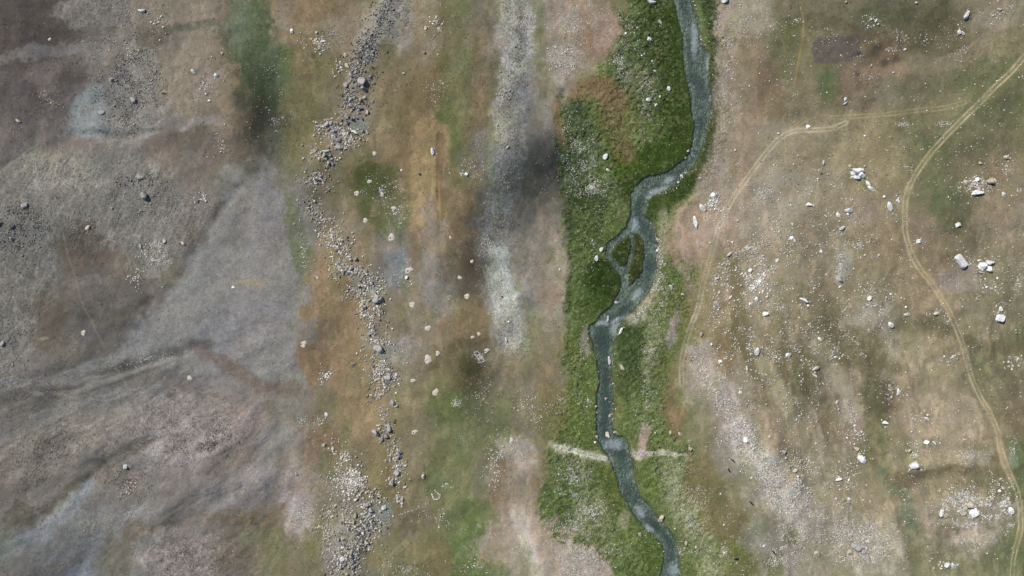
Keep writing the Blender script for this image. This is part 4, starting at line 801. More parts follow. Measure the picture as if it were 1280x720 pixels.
def lump_mesh(lumps):
    """several wedged slabs of one broken boulder in one mesh"""
    bm = bmesh.new()
    for (x, y, z, rx, ry, rz, an, seed) in lumps:
        src = boulder_mesh('tmp', seed, 3, 9, M_WHITE, .8); b2 = bmesh.new(); b2.from_mesh(src)
        mt = Matrix.Translation((x, y, z)) @ Matrix.Rotation(R(an), 4, 'Z') @ Matrix.Diagonal((rx, ry, rz, 1))
        bmesh.ops.transform(b2, matrix=mt, verts=b2.verts); b2.to_mesh(src); b2.free(); bm.from_mesh(src); bpy.data.meshes.remove(src)
    me = bpy.data.meshes.new('boulder'); bm.to_mesh(me); bm.free(); me.materials.append(M_WHITE); return me
for (x, y, d, k, el, an, lab, kind) in SPECIAL:
    if kind == 5:
        me = lump_mesh([(-.35,.35,.1,.62,.42,.75,20,1),(.3,.55,.0,.45,.32,.6,-15,2),(.55,.0,.05,.48,.38,.8,-40,3),(-.1,-.55,.0,.62,.27,.7,12,4),(-.45,-.1,-.05,.3,.34,.4,70,5),(.1,.02,-.15,.36,.26,.4,30,6),(-.85,.42,-.1,.3,.15,.3,10,7)])
    elif kind == 6:
        me = lump_mesh([(-.45,.05,.0,.48,.75,.7,5,11),(.38,.5,.05,.52,.42,.75,0,12),(.42,-.35,.05,.5,.62,.85,0,13),(-.6,.72,-.1,.4,.2,.4,0,14),(-.5,-.75,-.15,.35,.15,.3,0,15)])
    else: me = special_mesh(kind)
    put_boulder(x, y, d, k, el, an, lab, me)

# ------------------------------------------------------------------ loose stones too many to count
ICO = []
for i in range(8):
    rg = np.random.default_rng(900 + i)
    b = bmesh.new(); bmesh.ops.create_icosphere(b, subdivisions=1, radius=1)
    P = np.array([q.co[:] for q in b.verts]); F = np.array([[l.vert.index for l in f.loops] for f in b.faces]); b.free()
    P *= rg.uniform(.72, 1.15, (len(P), 1)); P[:, 2] *= rg.uniform(.5, .75)
    ICO.append((P, F))
rs = np.random.default_rng(5)
STN = []    # u, v, diameter in units, rgb
def tone(kind, n):
    base = {'g': (150,146,138), 'p': (184,172,152), 'w': (212,208,198), 'd': (92,90,88), 'm': (160,152,138)}[kind]
    c = lin(base)[None, :] * rs.uniform(.42, 1.15, (n, 1)); return np.clip(c, .02, .72)
NMUL = 1.2
def strew(x, y, rx, ry, n, ang=0, lo=.7, hi=2.2, kinds='gp', clump=1.0, flat=False, pw=2.2):
    """stones around (x, y), thinning outward, gathered in clumps"""
    n = int(n * NMUL); m = int(n * 3.4)
    if flat: a = rs.uniform(-1, 1, (m, 2))
    else:
        r = np.abs(rs.normal(0, .6, m)) ** .8; r *= 1 + .35 * fbm(x + rs.random() * 900 + 30 * r, y + 30 * r, 40, 2, 3); t = rs.uniform(0, 2 * np.pi, m); a = np.stack([r * np.cos(t), r * np.sin(t)], 1)
    ca, sa = math.cos(R(ang)), math.sin(R(ang))
    px = x + a[:, 0] * rx * ca - a[:, 1] * ry * sa; py = y + a[:, 0] * rx * sa + a[:, 1] * ry * ca
    f = fbm(px, py, 11, 4, 10, .75) * clump
    keep = rs.random(m) < sstep(-.2, .42, f + .06) if clump > 0 else np.ones(m, bool)
    px, py = px[keep][:n], py[keep][:n]
    d = lo + (hi - lo) * rs.random(len(px)) ** (pw * .95)
    ks = rs.integers(0, len(kinds), len(px)); c = np.zeros((len(px), 3))
    for i, k in enumerate(kinds):
        mk = ks == i; c[mk] = tone(k, mk.sum())
    STN.append(np.concatenate([px[:, None], py[:, None], d[:, None], c], 1))
def strew_line(pts, w, n, **k):
    p = smooth_line(pts, 4)
    for q in p: strew(q[0], q[1], w, w, max(1, n // len(p)), **k)
for r in REST: STN.append(np.array([[r[0], r[1], r[2] * .95, *tone(r[3], 1)[0]]]))
for r in BIG:      # splinters lying round the larger blocks
    if r[2] > 5: strew(r[0], r[1], r[2] * 1.1, r[2] * 1.1, int(r[2] * 1.2), kinds=r[3], hi=1.9, clump=0)
for r in SPECIAL: strew(r[0], r[1], r[2] * .95, r[2] * .95, 26, kinds='w', hi=2.4, clump=0)
# the ridge of boulders
strew_line([(485,0),(476,30),(462,60),(452,90)], 18, 1300, kinds='gd', hi=2.8); strew_line([(462,60),(450,90),(442,120),(440,145)], 18, 1000, kinds='gdg', hi=4)
strew(395,55,16,14,160,kinds='pw',hi=3); strew(410,45,24,16,300,kinds='gm',hi=1.8); strew(424,88,12,8,110,kinds='wp',hi=3.2); strew(408,157,15,14,260,kinds='gpw',hi=3.4); strew(434,170,19,14,420,kinds='gpw',hi=3.4); strew(408,194,16,14,330,kinds='gpw',hi=3.6)
strew(398,224,22,16,330,kinds='gpw',hi=3.2); strew(388,264,18,20,160,kinds='pg',hi=3); strew_line([(404,278),(420,296),(424,318),(436,336),(456,348),(474,358)], 18, 1500, kinds='gpw', hi=3.2)
strew_line([(440,360),(458,378),(464,400),(470,420),(474,440),(480,462),(484,480)], 19, 1700, kinds='gpw', hi=3.2); strew(432,340,20,12,160,kinds='gd',hi=3.6); strew(480,466,20,14,260,kinds='gpw',hi=3.6)
strew_line([(464,494),(478,500),(480,516),(484,536),(482,550)], 12, 420, kinds='gp', hi=3.2); strew_line([(490,555),(496,570),(498,588),(490,600)], 12, 420, kinds='gpw', hi=3.4); strew(500,624,8,9,110,kinds='wp',hi=3)
strew_line([(416,560),(428,570),(440,590),(452,602),(450,615)], 13, 520, kinds='pw', hi=3.4); strew_line([(424,598),(448,612),(458,632),(456,655)], 22, 1500, kinds='pgw', hi=3.2); strew(440,600,36,40,700,kinds='pgw',hi=2.8,clump=1.2); strew(412,640,22,20,300,kinds='pg',hi=2.6)
strew_line([(460,620),(456,645),(448,668),(436,690),(430,720)], 22, 1900, kinds='gpwd', hi=3.6, clump=.9); strew_line([(404,660),(414,680),(424,705),(430,730)], 16, 900, kinds='gpm', hi=3.2, clump=.9); strew(440,680,36,18,900,kinds='gp',hi=2.6)
strew(480,640,22,22,200,kinds='pg',hi=2.4)
# western scree
strew(160,95,40,55,1700,kinds='gd',hi=1.9); strew(130,10,52,16,800,kinds='gm',hi=1.6); strew(155,62,14,10,60,kinds='pw',hi=2.8); strew(198,28,22,18,60,kinds='pw',hi=3); strew(186,105,16,18,90,kinds='pg',hi=2.8); strew(160,140,40,34,900,kinds='gd',hi=1.8)
strew(62,128,34,30,150,kinds='p',hi=1.8); strew(52,118,18,8,60,kinds='p',hi=1.8); strew(105,48,10,6,24,kinds='pw',hi=2); strew(12,166,14,12,60,kinds='pg',hi=2.4); strew(278,185,18,18,90,kinds='wp',hi=2); strew(262,110,24,26,60,kinds='w',hi=2.2)
strew(80,210,70,26,2200,kinds='mg',hi=1.5); strew(180,225,28,12,240,kinds='gd',hi=2.6); strew(30,290,46,40,1500,kinds='gd',hi=2.2); strew(90,270,60,40,2200,kinds='mg',hi=1.5); strew(200,250,60,30,1400,kinds='mg',hi=1.7); strew(195,320,26,26,600,kinds='mw',hi=1.9); strew(175,345,18,22,90,kinds='w',hi=2.2); strew(20,430,36,50,900,kinds='gd',hi=1.7)
strew(255,250,20,14,60,kinds='w',hi=2.4); strew(225,535,80,40,2600,kinds='md',hi=1.3); strew(60,565,62,30,2000,kinds='md',hi=1.5,ang=-25); strew(160,605,34,26,900,kinds='md',hi=1.8); strew(170,610,22,18,40,kinds='p',hi=3); strew(240,695,52,32,1700,kinds='md',hi=1.4); strew(120,655,60,14,900,kinds='gm',hi=1.6,ang=-14); strew(270,555,40,24,500,kinds='d',hi=1.6,ang=-20)
strew(300,620,56,22,1000,kinds='mg',hi=1.1,ang=-20); strew(372,642,16,22,700,kinds='mw',hi=1.3); strew(330,400,60,100,1600,kinds='gm',hi=.9,lo=.5); strew(60,490,60,20,900,kinds='gd',hi=1.2); strew(180,450,60,12,500,kinds='gw',hi=1.2,ang=-15)
# centre
strew_line([(640,-10),(648,60),(640,140),(630,220),(620,290)], 22, 5200, kinds='gmd', hi=1.5, lo=.5); strew_line([(612,300),(620,350),(632,400),(640,430)], 16, 3600, kinds='wm', hi=1.3, lo=.5); strew(632,110,12,26,90,kinds='gp',hi=3); strew(500,20,18,30,900,kinds='gd',hi=1.4)
strew(545,30,16,24,90,kinds='pw',hi=2.8); strew(548,100,16,60,140,kinds='pw',hi=1.8); strew(585,215,30,20,160,kinds='pw',hi=2); strew(600,190,24,30,500,kinds='mg',hi=1.4); strew(475,240,34,30,160,kinds='w',hi=1.8); strew(500,270,24,26,120,kinds='w',hi=1.8); strew(380,320,10,50,160,kinds='pw',hi=1.8); strew(350,150,30,20,60,kinds='w',hi=1.6); strew(340,90,30,70,90,kinds='w',hi=1.3)
strew(510,350,12,30,110,kinds='w',hi=1.8); strew(545,340,20,70,500,kinds='m',hi=1.1,lo=.5); strew(500,440,34,14,700,kinds='mg',hi=1.2); strew(405,470,14,12,70,kinds='w',hi=3); strew(400,530,16,12,70,kinds='pw',hi=2.6); strew(376,525,10,8,50,kinds='w',hi=1.6); strew(570,503,9,9,90,kinds='w',hi=1.5); strew(622,580,16,40,130,kinds='w',hi=2.2)
strew(545,650,34,24,70,kinds='w',hi=1.8); strew_line([(502,642),(520,636),(536,628)], 2, 60, kinds='w', hi=1.4); strew(560,605,9,8,36,kinds='w',hi=1.8); strew(602,446,7,6,70,kinds='w',hi=1.5); strew(600,500,30,50,120,kinds='w',hi=1.4); strew(512,404,6,5,36,kinds='w',hi=1.4)
# north gravel bank and the meadow
strew(705,75,22,22,340,kinds='wp',hi=2.4); strew(715,40,34,56,700,kinds='pw',hi=1.5); strew(735,20,34,24,160,kinds='pw',hi=1.8)
for q in [(782,60,30,60,420),(725,190,26,55,900),(740,235,30,22,560),(805,120,22,70,520),(775,80,20,24,300),(790,20,20,30,130),(822,60,22,60,110),(740,300,26,70,240),(712,600,26,34,800),(740,640,30,30,700),(718,660,34,36,500),(760,690,40,20,240),(810,510,24,50,360),(845,590,24,40,520),(866,650,22,50,1000),(850,690,24,26,240),(812,440,14,50,560),(830,370,20,40,700),(735,500,26,40,240),(700,500,20,30,90),(725,440,16,40,90)]:
    strew(q[0],q[1],q[2],q[3],q[4],kinds='www' if q[0] < 800 else 'wp',hi=1.5,lo=.5,clump=1.2)
strew_line([(822,300),(826,340),(812,372),(798,395)], 7, 700, kinds='wp', hi=1.8); strew_line([(775,568),(800,566),(830,566),(855,568)], 5, 420, kinds='wp', hi=1.6); strew_line([(695,558),(725,566),(752,574)], 3.5, 260, kinds='w', hi=1.3, lo=.5)
strew(732,428,5,18,160,kinds='mg',hi=1.4)
strew_line([(868,10),(878,60),(882,110),(882,150),(872,190),(850,222),(825,240)], 7, 520, kinds='wg', hi=2.2, clump=.3); strew_line([(815,285),(820,320),(808,360)], 6, 200, kinds='wp', hi=2, clump=.3); strew_line([(855,0),(862,40),(870,80),(876,130),(872,170)], 9, 160, kinds='wgd', hi=2, clump=.2); strew_line([(820,232),(800,250),(798,270)], 7, 70, kinds='wg', hi=2, clump=.2); strew_line([(755,420),(757,480),(757,540),(772,570)], 8, 150, kinds='gwd', hi=2, clump=.2); strew_line([(747,440),(750,490),(747,540)], 3, 120, kinds='w', hi=2, clump=.2); strew_line([(765,480),(767,540)], 3, 60, kinds='w', hi=2, clump=.2); strew_line([(790,600),(805,650),(835,690)], 9, 160, kinds='gw', hi=1.6, clump=.2)
# pale ground in the south
strew(655,680,60,36,500,kinds='w',hi=1.3,lo=.5); strew(725,705,34,22,1200,kinds='wm',hi=1.3); strew(635,560,22,20,160,kinds='w',hi=1.8); strew(665,510,26,30,160,kinds='w',hi=1.8); strew(505,715,30,12,120,kinds='w',hi=1.8); strew(590,705,20,16,70,kinds='w',hi=2)
# east
strew(910,60,14,70,360,kinds='wp',hi=1.8); strew(935,30,34,30,200,kinds='wp',hi=1.6); strew(905,150,12,60,240,kinds='wp',hi=1.6); strew(890,255,16,16,160,kinds='w',hi=3); strew(950,240,40,50,380,kinds='wp',hi=1.8)
strew(945,355,28,34,560,kinds='w',hi=2.8); strew(905,350,16,34,260,kinds='wp',hi=2.4); strew(935,310,40,22,220,kinds='w',hi=2); strew(895,380,26,80,240,kinds='w',hi=1.6); strew(935,430,34,34,320,kinds='w',hi=2); strew_line([(870,445),(885,480),(912,510),(930,550),(955,590)], 15, 1500, kinds='wp', hi=2)
strew_line([(925,530),(950,580),(975,615),(1000,655)], 22, 4200, kinds='wm', hi=1.7, clump=.8); strew(1000,615,26,30,1600,kinds='wp',hi=2.2); strew(992,585,24,26,260,kinds='p',hi=2.6); strew(1080,680,46,34,3600,kinds='wm',hi=1.6,clump=.8); strew(1070,690,26,16,240,kinds='p',hi=3)
strew(1208,635,36,26,1300,kinds='w',hi=2); strew(1215,675,26,16,360,kinds='wm',hi=1.3); strew(1250,632,18,24,460,kinds='w',hi=2.2); strew(980,690,34,30,700,kinds='wp',hi=1.5); strew(905,690,40,30,240,kinds='w',hi=1.6); strew(968,700,12,14,70,kinds='w',hi=1.8); strew(1020,660,30,40,600,kinds='wp',hi=1.4)
for q in [(1000,20,12,8,30,2),(996,24,14,8,50,2),(1090,30,14,8,60,2.4),(1035,40,20,8,30,1.6),(1160,50,18,10,40,2),(1205,36,14,12,50,2.2),(1250,15,22,14,130,2.2),(1210,60,40,30,110,1.6),(1110,60,30,16,110,1.6),(1120,45,30,10,60,1.6),(1085,95,26,16,60,1.6),(1130,155,22,6,50,1.6),(1128,155,10,5,70,1.6),(1180,155,12,5,60,1.8),(990,80,12,10,40,1.4),(1135,210,7,5,120,1.5),(1025,212,14,14,30,2.2),(1230,230,28,12,260,2.6),(1210,235,22,12,160,2.2),(1255,215,20,16,60,2.2),(1268,240,12,14,60,1.8),(1080,220,34,20,70,1.5),
          (980,300,30,50,320,2),(1040,290,40,30,240,2),(1050,330,7,26,420,1.3),(1075,310,30,30,200,1.8),(1120,255,20,30,80,2),(1090,380,34,34,320,2),(1060,420,34,30,220,1.8),(1180,400,22,10,60,2),(1225,330,34,20,130,2.2),(1240,362,24,14,130,2.4),(1272,350,10,20,160,1.6),(1250,382,10,10,36,2.4),(1195,450,20,10,60,2.6),(1272,450,12,14,60,2.8),(1150,300,14,14,40,1.8),(1170,385,16,12,70,1.8),
          (975,390,26,40,220,1.9),(1000,440,30,34,220,2),(965,450,14,30,190,2),(1045,445,14,16,90,2.6),(1020,465,16,16,70,2.2),(1075,400,40,30,200,1.6),(1100,430,40,20,90,1.6),(1120,490,20,14,110,2.2),(1150,525,26,12,120,2.2),(1060,520,24,26,160,2.2),(1078,545,16,10,90,2.6),(1150,560,28,20,110,2.2),(1200,570,28,14,260,1.6),(1205,550,14,8,40,1.8),(1062,600,24,34,190,2.4),(1055,630,16,10,60,2.4),(1180,705,28,8,60,2.4),(1250,600,14,20,50,2),(1262,650,12,20,90,1.6),(1265,560,8,20,60,1.4),(1145,600,24,20,40,1.6),(1110,650,26,20,60,1.6)]:
    strew(q[0],q[1],q[2],q[3],q[4],kinds='wwpm',hi=q[5],clump=1.1)
strew(1080,360,200,340,4200,kinds='wpm',hi=2.3,flat=True,clump=1.3,pw=3); strew(460,360,180,340,1800,kinds='wpm',hi=1.4,flat=True,clump=1.3,pw=3); strew(160,360,200,360,3500,kinds='gmd',hi=1.5,flat=True,clump=1.2,pw=3); strew(790,360,120,360,900,kinds='w',hi=1.3,flat=True,clump=1.3,pw=3)
strew(960,400,70,160,1500,kinds='wpm',hi=2.6,flat=True,clump=1.1,pw=2.4); strew(1030,400,60,200,700,kinds='wpm',hi=2.7,flat=True,clump=1.1,pw=2.4); strew(1180,360,110,340,500,kinds='w',hi=2.0,flat=True,clump=1.3,pw=3); strew(960,330,60,330,900,kinds='wp',hi=1.4,flat=True,clump=1.2,pw=3)
A = np.concatenate(STN)
sdp = stream_sd(A[:, 0], A[:, 1])

def stone_mesh(A, name, lift=.18):
    n = len(A); kinds = rs.integers(0, len(ICO), n); rot = rs.uniform(0, 2 * np.pi, n); el = rs.uniform(.8, 1.25, n)
    z = gz(A[:, 0], A[:, 1]); Vs, Fs, Cs, off = [], [], [], 0
    for k, (P, F) in enumerate(ICO):
        I = np.nonzero(kinds == k)[0]
        if not len(I): continue
        r = (A[I, 2] * S / 2)[:, None]
        px = P[None, :, 0] * r * el[I][:, None]; py = P[None, :, 1] * r / el[I][:, None]; pz = P[None, :, 2] * r
        c, s = np.cos(rot[I])[:, None], np.sin(rot[I])[:, None]
        X = px * c - py * s + WX(A[I, 0])[:, None]; Y = px * s + py * c + WY(A[I, 1])[:, None]; Z = pz + (z[I] + A[I, 2] * S * .5 * lift)[:, None]
        Vs.append(np.stack([X, Y, Z], -1).reshape(-1, 3)); Fs.append((F[None] + off + (np.arange(len(I)) * len(P))[:, None, None]).reshape(-1, 3)); off += len(I) * len(P)
        Cs.append(np.repeat(A[I, 3:6], len(P), 0))
    return mesh_from(name, np.concatenate(Vs), np.concatenate(Fs), [M_STONES], False, np.concatenate(Cs))
inb = (A[:, 0] > -20) & (A[:, 0] < 1300) & (A[:, 1] > -20) & (A[:, 1] < 740)
keep = inb & ((sdp < -1) | (A[:, 2] > .8))
A = A[keep]
big = A[:, 2] > 1.7
print('stones', len(A), big.sum())
tag(link('scattered_rocks', stone_mesh(A[big], 'scattered_rocks')), 'countless small rocks strewn thickly along the ridge and over the slopes', 'small rocks', kind='stuff')
tag(link('gravel', stone_mesh(A[~big], 'gravel')), 'fine loose gravel and pebbles over the bare ground and meadow', 'gravel', kind='stuff')
# ------------------------------------------------------------------ meadow sedge tussocks
def tufts(name, label, cat, tu, tv, rlo, rhi, hlo, hhi, tint, NB=5):
    n = len(tu); base = lookup(RGB, tu, tv)
    r = rs.uniform(rlo, rhi, n); hh = rs.uniform(hlo, hhi, n); cx, cy, cz = WX(tu), WY(tv), gz(tu, tv)
    V = []
    for b in range(NB):     # each tussock: a fan of bent blades
        t = rs.uniform(0, 2 * np.pi, n); w = r * .55
        dx, dy = np.cos(t), np.sin(t)
        p0 = np.stack([cx - dy * w, cy + dx * w, cz - .02], 1); p1 = np.stack([cx + dy * w, cy - dx * w, cz - .02], 1)
        p2 = np.stack([cx + dx * r, cy + dy * r, cz + hh * rs.uniform(.6, 1, n)], 1)
        V.append(np.stack([p0, p1, p2], 1))
    V = np.stack(V, 1).reshape(-1, 3); F = np.arange(len(V)).reshape(-1, 3)
    c = np.repeat(base * rs.uniform(.75, 1.35, (n, 1)) * np.array(tint), NB * 3, 0)
    tag(link(name, mesh_from(name, V, F, [M_TUFT], False, np.clip(c, .006, .5))), label, cat, kind='stuff')
    print(name, n)
n = 95000
tu = rs.uniform(685, 935, n); tv = rs.uniform(-20, 740, n)
mk = lookup(MASK[:, 1], tu, tv); sdm = stream_sd(tu, tv)
ok = (rs.random(n) < mk * 1.1) & (sdm < -1.0) & (fbm(tu + .5 * tv, tv - .3 * tu, 4.6, 3, 20, .65) > -.25)
tufts('meadow_grass', 'green sedge tussocks covering the wet meadow along the stream', 'grass', tu[ok], tv[ok], .14, .36, .12, .34, [.95, 1.0, .85])
n = 120000
tu = rs.uniform(-20, 1300, n); tv = rs.uniform(-20, 740, n)
den = .16 + .5 * sstep(.05, .4, fbm(tu, tv, 40, 4, 6, .6)) + .5 * np.exp(-(((tu - 225) / 90) ** 2 + ((tv - 540) / 45) ** 2)) + .5 * np.exp(-(((tu - 60) / 70) ** 2 + ((tv - 560) / 40) ** 2)) + .6 * np.exp(-(((tu - 240) / 55) ** 2 + ((tv - 695) / 34) ** 2))
fan = poly_sd(tu.astype(np.float32), tv.astype(np.float32), FAN) > -3
ok = (rs.random(n) < den * .6) & (lookup(MASK[:, 1], tu, tv) < .4) & (stream_sd(tu, tv) < -1.5) & ~(fan & (rs.random(n) > .12))
tufts('steppe_tufts', 'low dark cushions of dry grass dotted over the bare slopes', 'dry grass', tu[ok], tv[ok], .14, .42, .08, .22, [.74, .77, .66], 4)

# ------------------------------------------------------------------ marmot burrow mounds
def mound_mesh(seed, horseshoe):
    rg = np.random.default_rng(seed); N, K = 26, 7
    vs, fs = [(0, 0, .20)], []
    ph = rg.uniform(0, 6.28, 4)
    for k in range(1, K + 1):
        q = k / K
        for i in range(N):
            t = 2 * math.pi * i / N
            rad = q * (1 + .13 * math.sin(2 * t + ph[0]) + .09 * math.sin(3 * t + ph[1]) + .06 * math.sin(5 * t + ph[2]))
            z = .24 * (1 - q ** 2) + rg.uniform(-.02, .02)
            if horseshoe:     # lip of thrown-out soil around the mouth
                d = math.hypot(rad * math.cos(t) + .35, rad * math.sin(t) + .2); z -= .22 * math.exp(-(d / .3) ** 2)
            if k == K: z = -.12
            vs.append((rad * math.cos(t), rad * math.sin(t), z))
    for i in range(N): fs.append((0, 1 + i, 1 + (i + 1) % N))
    for k in range(K - 1):
        a = 1 + k * N
        for i in range(N):
            j = (i + 1) % N; fs += [(a + i, a + N + i, a + N + j), (a + i, a + N + j, a + j)]
    return mesh_from('soil', vs, fs, [M_MOUND], True)
def hole_mesh():
    vs = [(0, 0, .02)] + [(.2 * math.cos(t) * (1 + .1 * math.sin(3 * t)), .15 * math.sin(t), -.0) for t in np.linspace(0, 6.283, 12, endpoint=False)] + [(.2 * math.cos(t), .15 * math.sin(t), -.15) for t in np.linspace(0, 6.283, 12, endpoint=False)]
    fs = [(0, 1 + i, 1 + (i + 1) % 12) for i in range(12)]
    for i in range(12): j = (i + 1) % 12; fs += [(1 + i, 13 + i, 13 + j), (1 + i, 13 + j, 1 + j)]
    return mesh_from('burrow_mouth', vs, fs, [M_HOLE])
MND = [mound_mesh(40 + i, i % 2 == 0) for i in range(6)]; HOLE = hole_mesh()
MOUNDS = [  # u, v, d, hole, label
 (446,242,8,1,'pale holed soil mound on the dark grassy patch, west of the upper pair'),
 (477,243,7,1,'pale holed soil mound on the dark grassy patch, east of the upper pair'),
 (491,261,8.5,1,'pale soil mound with a burrow hole just below the upper pair of mounds'),
 (457.5,276,7,0,'smooth grey soil mound beside dark scrub, without a burrow hole'),
 (490,297,10,1,'large cream burrow mound with a dark mouth north of the slate coloured patch'),
 (512,338,10.5,1,'stony burrow mound on the edge of the slate coloured patch'),
 (516,381,9,0,'star shaped pale soil splash south of the slate coloured patch'),
 (536,410,8.5,0,'pale pink soil mound on the mauve strip, above the widest one there'),
 (536,449,11,0,'widest pale pink soil mound on the mauve strip'),
 (548,441,6.5,0,'small pale soil mound just right of the widest one on the mauve strip'),
 (517,475,6.5,0,'faint small soil mound beside the narrow part of the boulder ridge'),
 (575,347,6,0,'pale oval soil mound on the brown band west of the gravel strip'),
 (584,371,8,0,'whitish soil mound on the brown band, below the oval one'),
 (590,327,5,0,'faint grey soil mound on the brown band, above the oval one'),
 (563,297,4,0,'tiny pale soil mound beside the ochre strip'),
 (599,417,5.5,0,'small cream soil mound under the curved bare scar'),
 (591,421,5,0,'small cream soil mound just left of the one under the curved scar'),
 (608,438,7.5,1,'horseshoe of pale soil beside the white gravel tongue'),
 (380,430,9.5,0,'bright cream soil mound standing alone at the edge of the mauve plain'),
 (545,490,9,0,'yellowish cream soil mound on the green band'),
 (519,539,8,1,'grey soil mound with a sunken dark hollow east of the ridge'),
 (468,192,6.5,0,'pale grey soil mound east of the tight boulder pile'),
 (462,227,6,0,'pinkish soil mound among dark scrub above the upper pair'),
 (236,473,6.5,0,'pale pink soil mound on the dark western gully'),
 (106,416,7,0,'faint pale soil mound in the brown hollow beside the footpath'),
 (58,47,5,0,'small faint pale mound on the brown north west slope'),
]
first_mound = None
for i, (x, y, d, hole, lab) in enumerate(MOUNDS):
    root = bpy.data.objects.new('burrow_mound', None); COL.objects.link(root)
    root.location = (float(WX(x)), float(WY(y)), float(gz(x, y))); root.rotation_euler = (0, 0, R((i * 67) % 50 - 25)); root.empty_display_size = .5
    root.scale = (d * S / 2, d * S / 2 * (.8 + .05 * (i % 5)), d * S / 2)
    tag(root, lab, 'soil mound', 'burrow mounds dug into the valley floor')
    link('soil', MND[i % 6] if not hole else MND[(i % 3) * 2], root)
    if hole:
        h = link('burrow_mouth', HOLE, root); h.location = (-.33, -.2, .10)

# ------------------------------------------------------------------ dry stone enclosure and ruined ring
def wall_ring(name, segs, label, cat, step=.9, size=1.5):
    rows = []
    for (x0, y0), (x1, y1) in segs:
        L = math.hypot(x1 - x0, y1 - y0); k = max(2, int(L / step * 2.4))
        for j in range(k):
            t = (j + rs.uniform(-.3, .3)) / k
            rows.append([x0 + (x1 - x0) * t + rs.normal() * .35, y0 + (y1 - y0) * t + rs.normal() * .35, size * rs.uniform(.5, 1.1), *tone('w', 1)[0]])
    tag(link(name, stone_mesh(np.array(rows), name, .5)), label, cat)
wall_ring('stone_enclosure', [((540,617),(543,624)),((543,624),(549,623)),((549,623),(550.5,619)),((550.5,619),(546.5,615.5)),((544,613),(546,615))], 'small ruined square pen of white piled stones on the green band', 'stone pen', size=1.7)
wall_ring('stone_foundation', [((593,440),(598,438.5)),((598,438.5),(606,450)),((606,450),(602,453)),((602,453),(593,440)),((596,444),(601,442))], 'low rectangle of collapsed wall stones below the horseshoe soil mound', 'ruin', size=1.2)
wall_ring('stone_ring', [((560.5,370.5),(564,369.5)),((564,369.5),(565,372)),((565,372),(561.5,374.5)),((561.5,374.5),(560.5,370.5))], 'tiny ring of stones on the brown band west of the whitish mound', 'stone ring', size=1.1)

# ------------------------------------------------------------------ grazing animals
def cow_mesh():
    # joints of one continuous body, x forward, metres
    P = [(-.72,0,1.10),(-.35,0,1.12),(.10,0,1.08),(.50,0,1.14),(.78,0,1.18),(1.0,0,.98),(1.14,0,.74),(1.24,0,.50),
         (-.66,.20,.95),(-.60,.22,.62),(-.70,.22,.36),(-.66,.22,.04),(-.66,-.20,.95),(-.60,-.22,.62),(-.70,-.22,.36),(-.66,-.22,.04),
         (.55,.18,.90),(.56,.20,.55),(.55,.20,.30),(.56,.20,.04),(.55,-.18,.90),(.56,-.20,.55),(.55,-.20,.30),(.56,-.20,.04),
         (-.84,0,1.05),(-.92,0,.70),(-.92,0,.40),(1.06,.16,.93),(1.04,.27,.92),(1.06,-.16,.93),(1.04,-.27,.92)]
    Rr = [.25,.31,.34,.31,.20,.15,.12,.085,.16,.10,.055,.055,.16,.10,.055,.055,.13,.08,.05,.055,.13,.08,.05,.055,.06,.03,.05,.05,.03,.05,.03]
    E = [(0,1),(1,2),(2,3),(3,4),(4,5),(5,6),(6,7),(0,8),(8,9),(9,10),(10,11),(0,12),(12,13),(13,14),(14,15),(3,16),(16,17),(17,18),(18,19),(3,20),(20,21),(21,22),(22,23),(0,24),(24,25),(25,26),(5,27),(27,28),(5,29),(29,30)]
    me = bpy.data.meshes.new('tmp_body'); me.from_pydata(P, E, [])
    o = bpy.data.objects.new('tmp_body', me); COL.objects.link(o)
    sk = o.modifiers.new('s', 'SKIN')
    for i, q in enumerate(me.skin_vertices[0].data): q.radius = (Rr[i] * (.85 if i < 4 else 1), Rr[i]); q.use_root = i == 2
    sb = o.modifiers.new('d', 'SUBSURF'); sb.levels = 1
    bpy.context.view_layer.update()
    ev = bpy.data.meshes.new_from_object(o.evaluated_get(bpy.context.evaluated_depsgraph_get()))
    bpy.data.objects.remove(o); bpy.data.meshes.remove(me)
    ev.name = 'body'; ev.materials.clear(); ev.materials.append(M_HIDE)
    return ev
def horn_mesh(s):
    pts = [(1.02, .07 * s, 1.02), (1.02, .20 * s, 1.06), (1.08, .27 * s, 1.14), (1.14, .26 * s, 1.22)]
    vs, fs = [], []
    for i, p in enumerate(pts):
        rr = .028 * (1 - i / 3.4)
        for k in range(6): t = k * math.pi / 3; vs.append((p[0] + rr * math.cos(t), p[1] + rr * .3 * math.sin(t), p[2] + rr * math.sin(t)))
    for i in range(3):
        for k in range(6): a = i * 6 + k; b = i * 6 + (k + 1) % 6; fs += [(a, b, b + 6), (a, b + 6, a + 6)]
    return mesh_from('horn', vs, fs, [M_HORN], True)
BODY, HL, HR = cow_mesh(), horn_mesh(1), horn_mesh(-1)
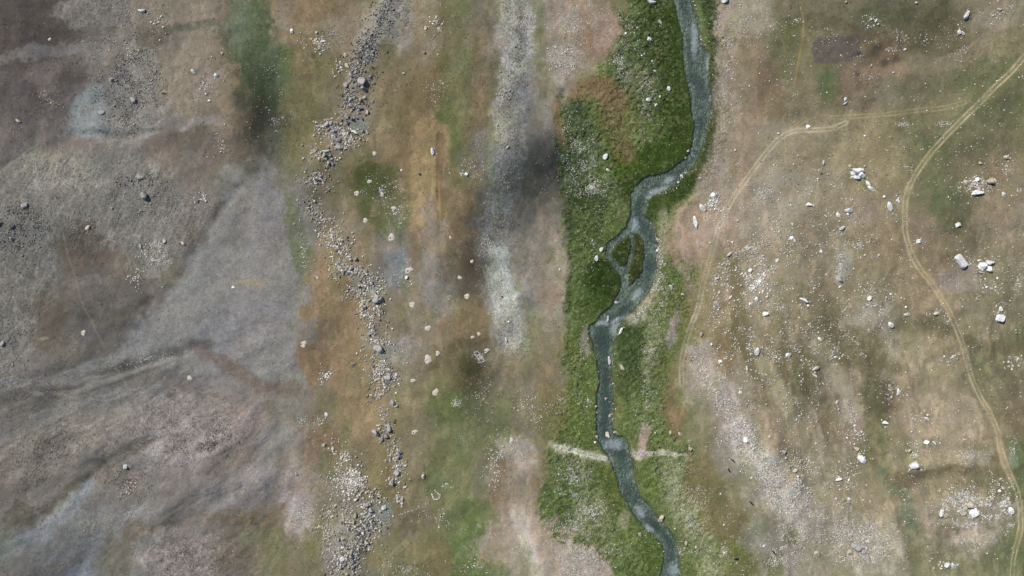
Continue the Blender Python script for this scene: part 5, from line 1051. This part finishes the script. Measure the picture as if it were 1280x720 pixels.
COWS = [(914,574,-40,'black cow grazing uppermost on the bare grey ground east of the lower meadow'),(908.5,585.5,-58,'black cow grazing just below the uppermost one, beside the orange scrub'),
        (935.5,625.5,-50,'black cow standing alone on the grey stripe beside the stony fan'),(918,696,10,'black cow facing a white stone in the lower meadow corner'),(964.5,688,-52,'black cow between two white stones at the edge of the green patch')]
for x, y, an, lab in COWS:
    root = bpy.data.objects.new('cow', None); COL.objects.link(root)
    root.location = (float(WX(x)), float(WY(y)), float(gz(x, y)) + .02); root.rotation_euler = (0, 0, R(an)); root.scale = (.78,) * 3
    tag(root, lab, 'cow', 'black cows grazing east of the stream')
    link('body', BODY, root); link('horn', HL, root); link('horn', HR, root)

# ------------------------------------------------------------------ light, sky, camera
w = bpy.data.worlds.new('World'); scene.world = w; w.use_nodes = True
nt = w.node_tree; bg = nt.nodes['Background']; sky = nt.nodes.new('ShaderNodeTexSky'); sky.sky_type = 'NISHITA'; sky.sun_disc = False
sky.sun_elevation = R(SUN_EL); sky.sun_rotation = R(SUN_AZ % 360); sky.altitude = 2500
nt.links.new(sky.outputs[0], bg.inputs[0]); bg.inputs[1].default_value = .07
sun = bpy.data.lights.new('sun', 'SUN'); sun.energy = 3.4; sun.angle = R(.5); sun.color = (1.0, .965, .91)
so = bpy.data.objects.new('sun', sun); COL.objects.link(so)
d = Vector((math.sin(R(SUN_AZ)) * math.cos(R(SUN_EL)), math.cos(R(SUN_AZ)) * math.cos(R(SUN_EL)), math.sin(R(SUN_EL))))
so.rotation_euler = (-d).to_track_quat('-Z', 'Y').to_euler()
cam = bpy.data.cameras.new('camera'); co = bpy.data.objects.new('camera', cam); COL.objects.link(co); scene.camera = co
co.location = (0, 0, 256); cam.sensor_width = 36; cam.lens = 36 / 2 / (640 * S / 256.0); cam.clip_end = 12000; cam.clip_start = 1
scene.view_settings.view_transform = 'Standard'; scene.view_settings.look = 'None'; scene.view_settings.gamma = 1; scene.view_settings.exposure = EXPOSURE
scene.cycles.max_bounces = 5; scene.cycles.transparent_max_bounces = 4
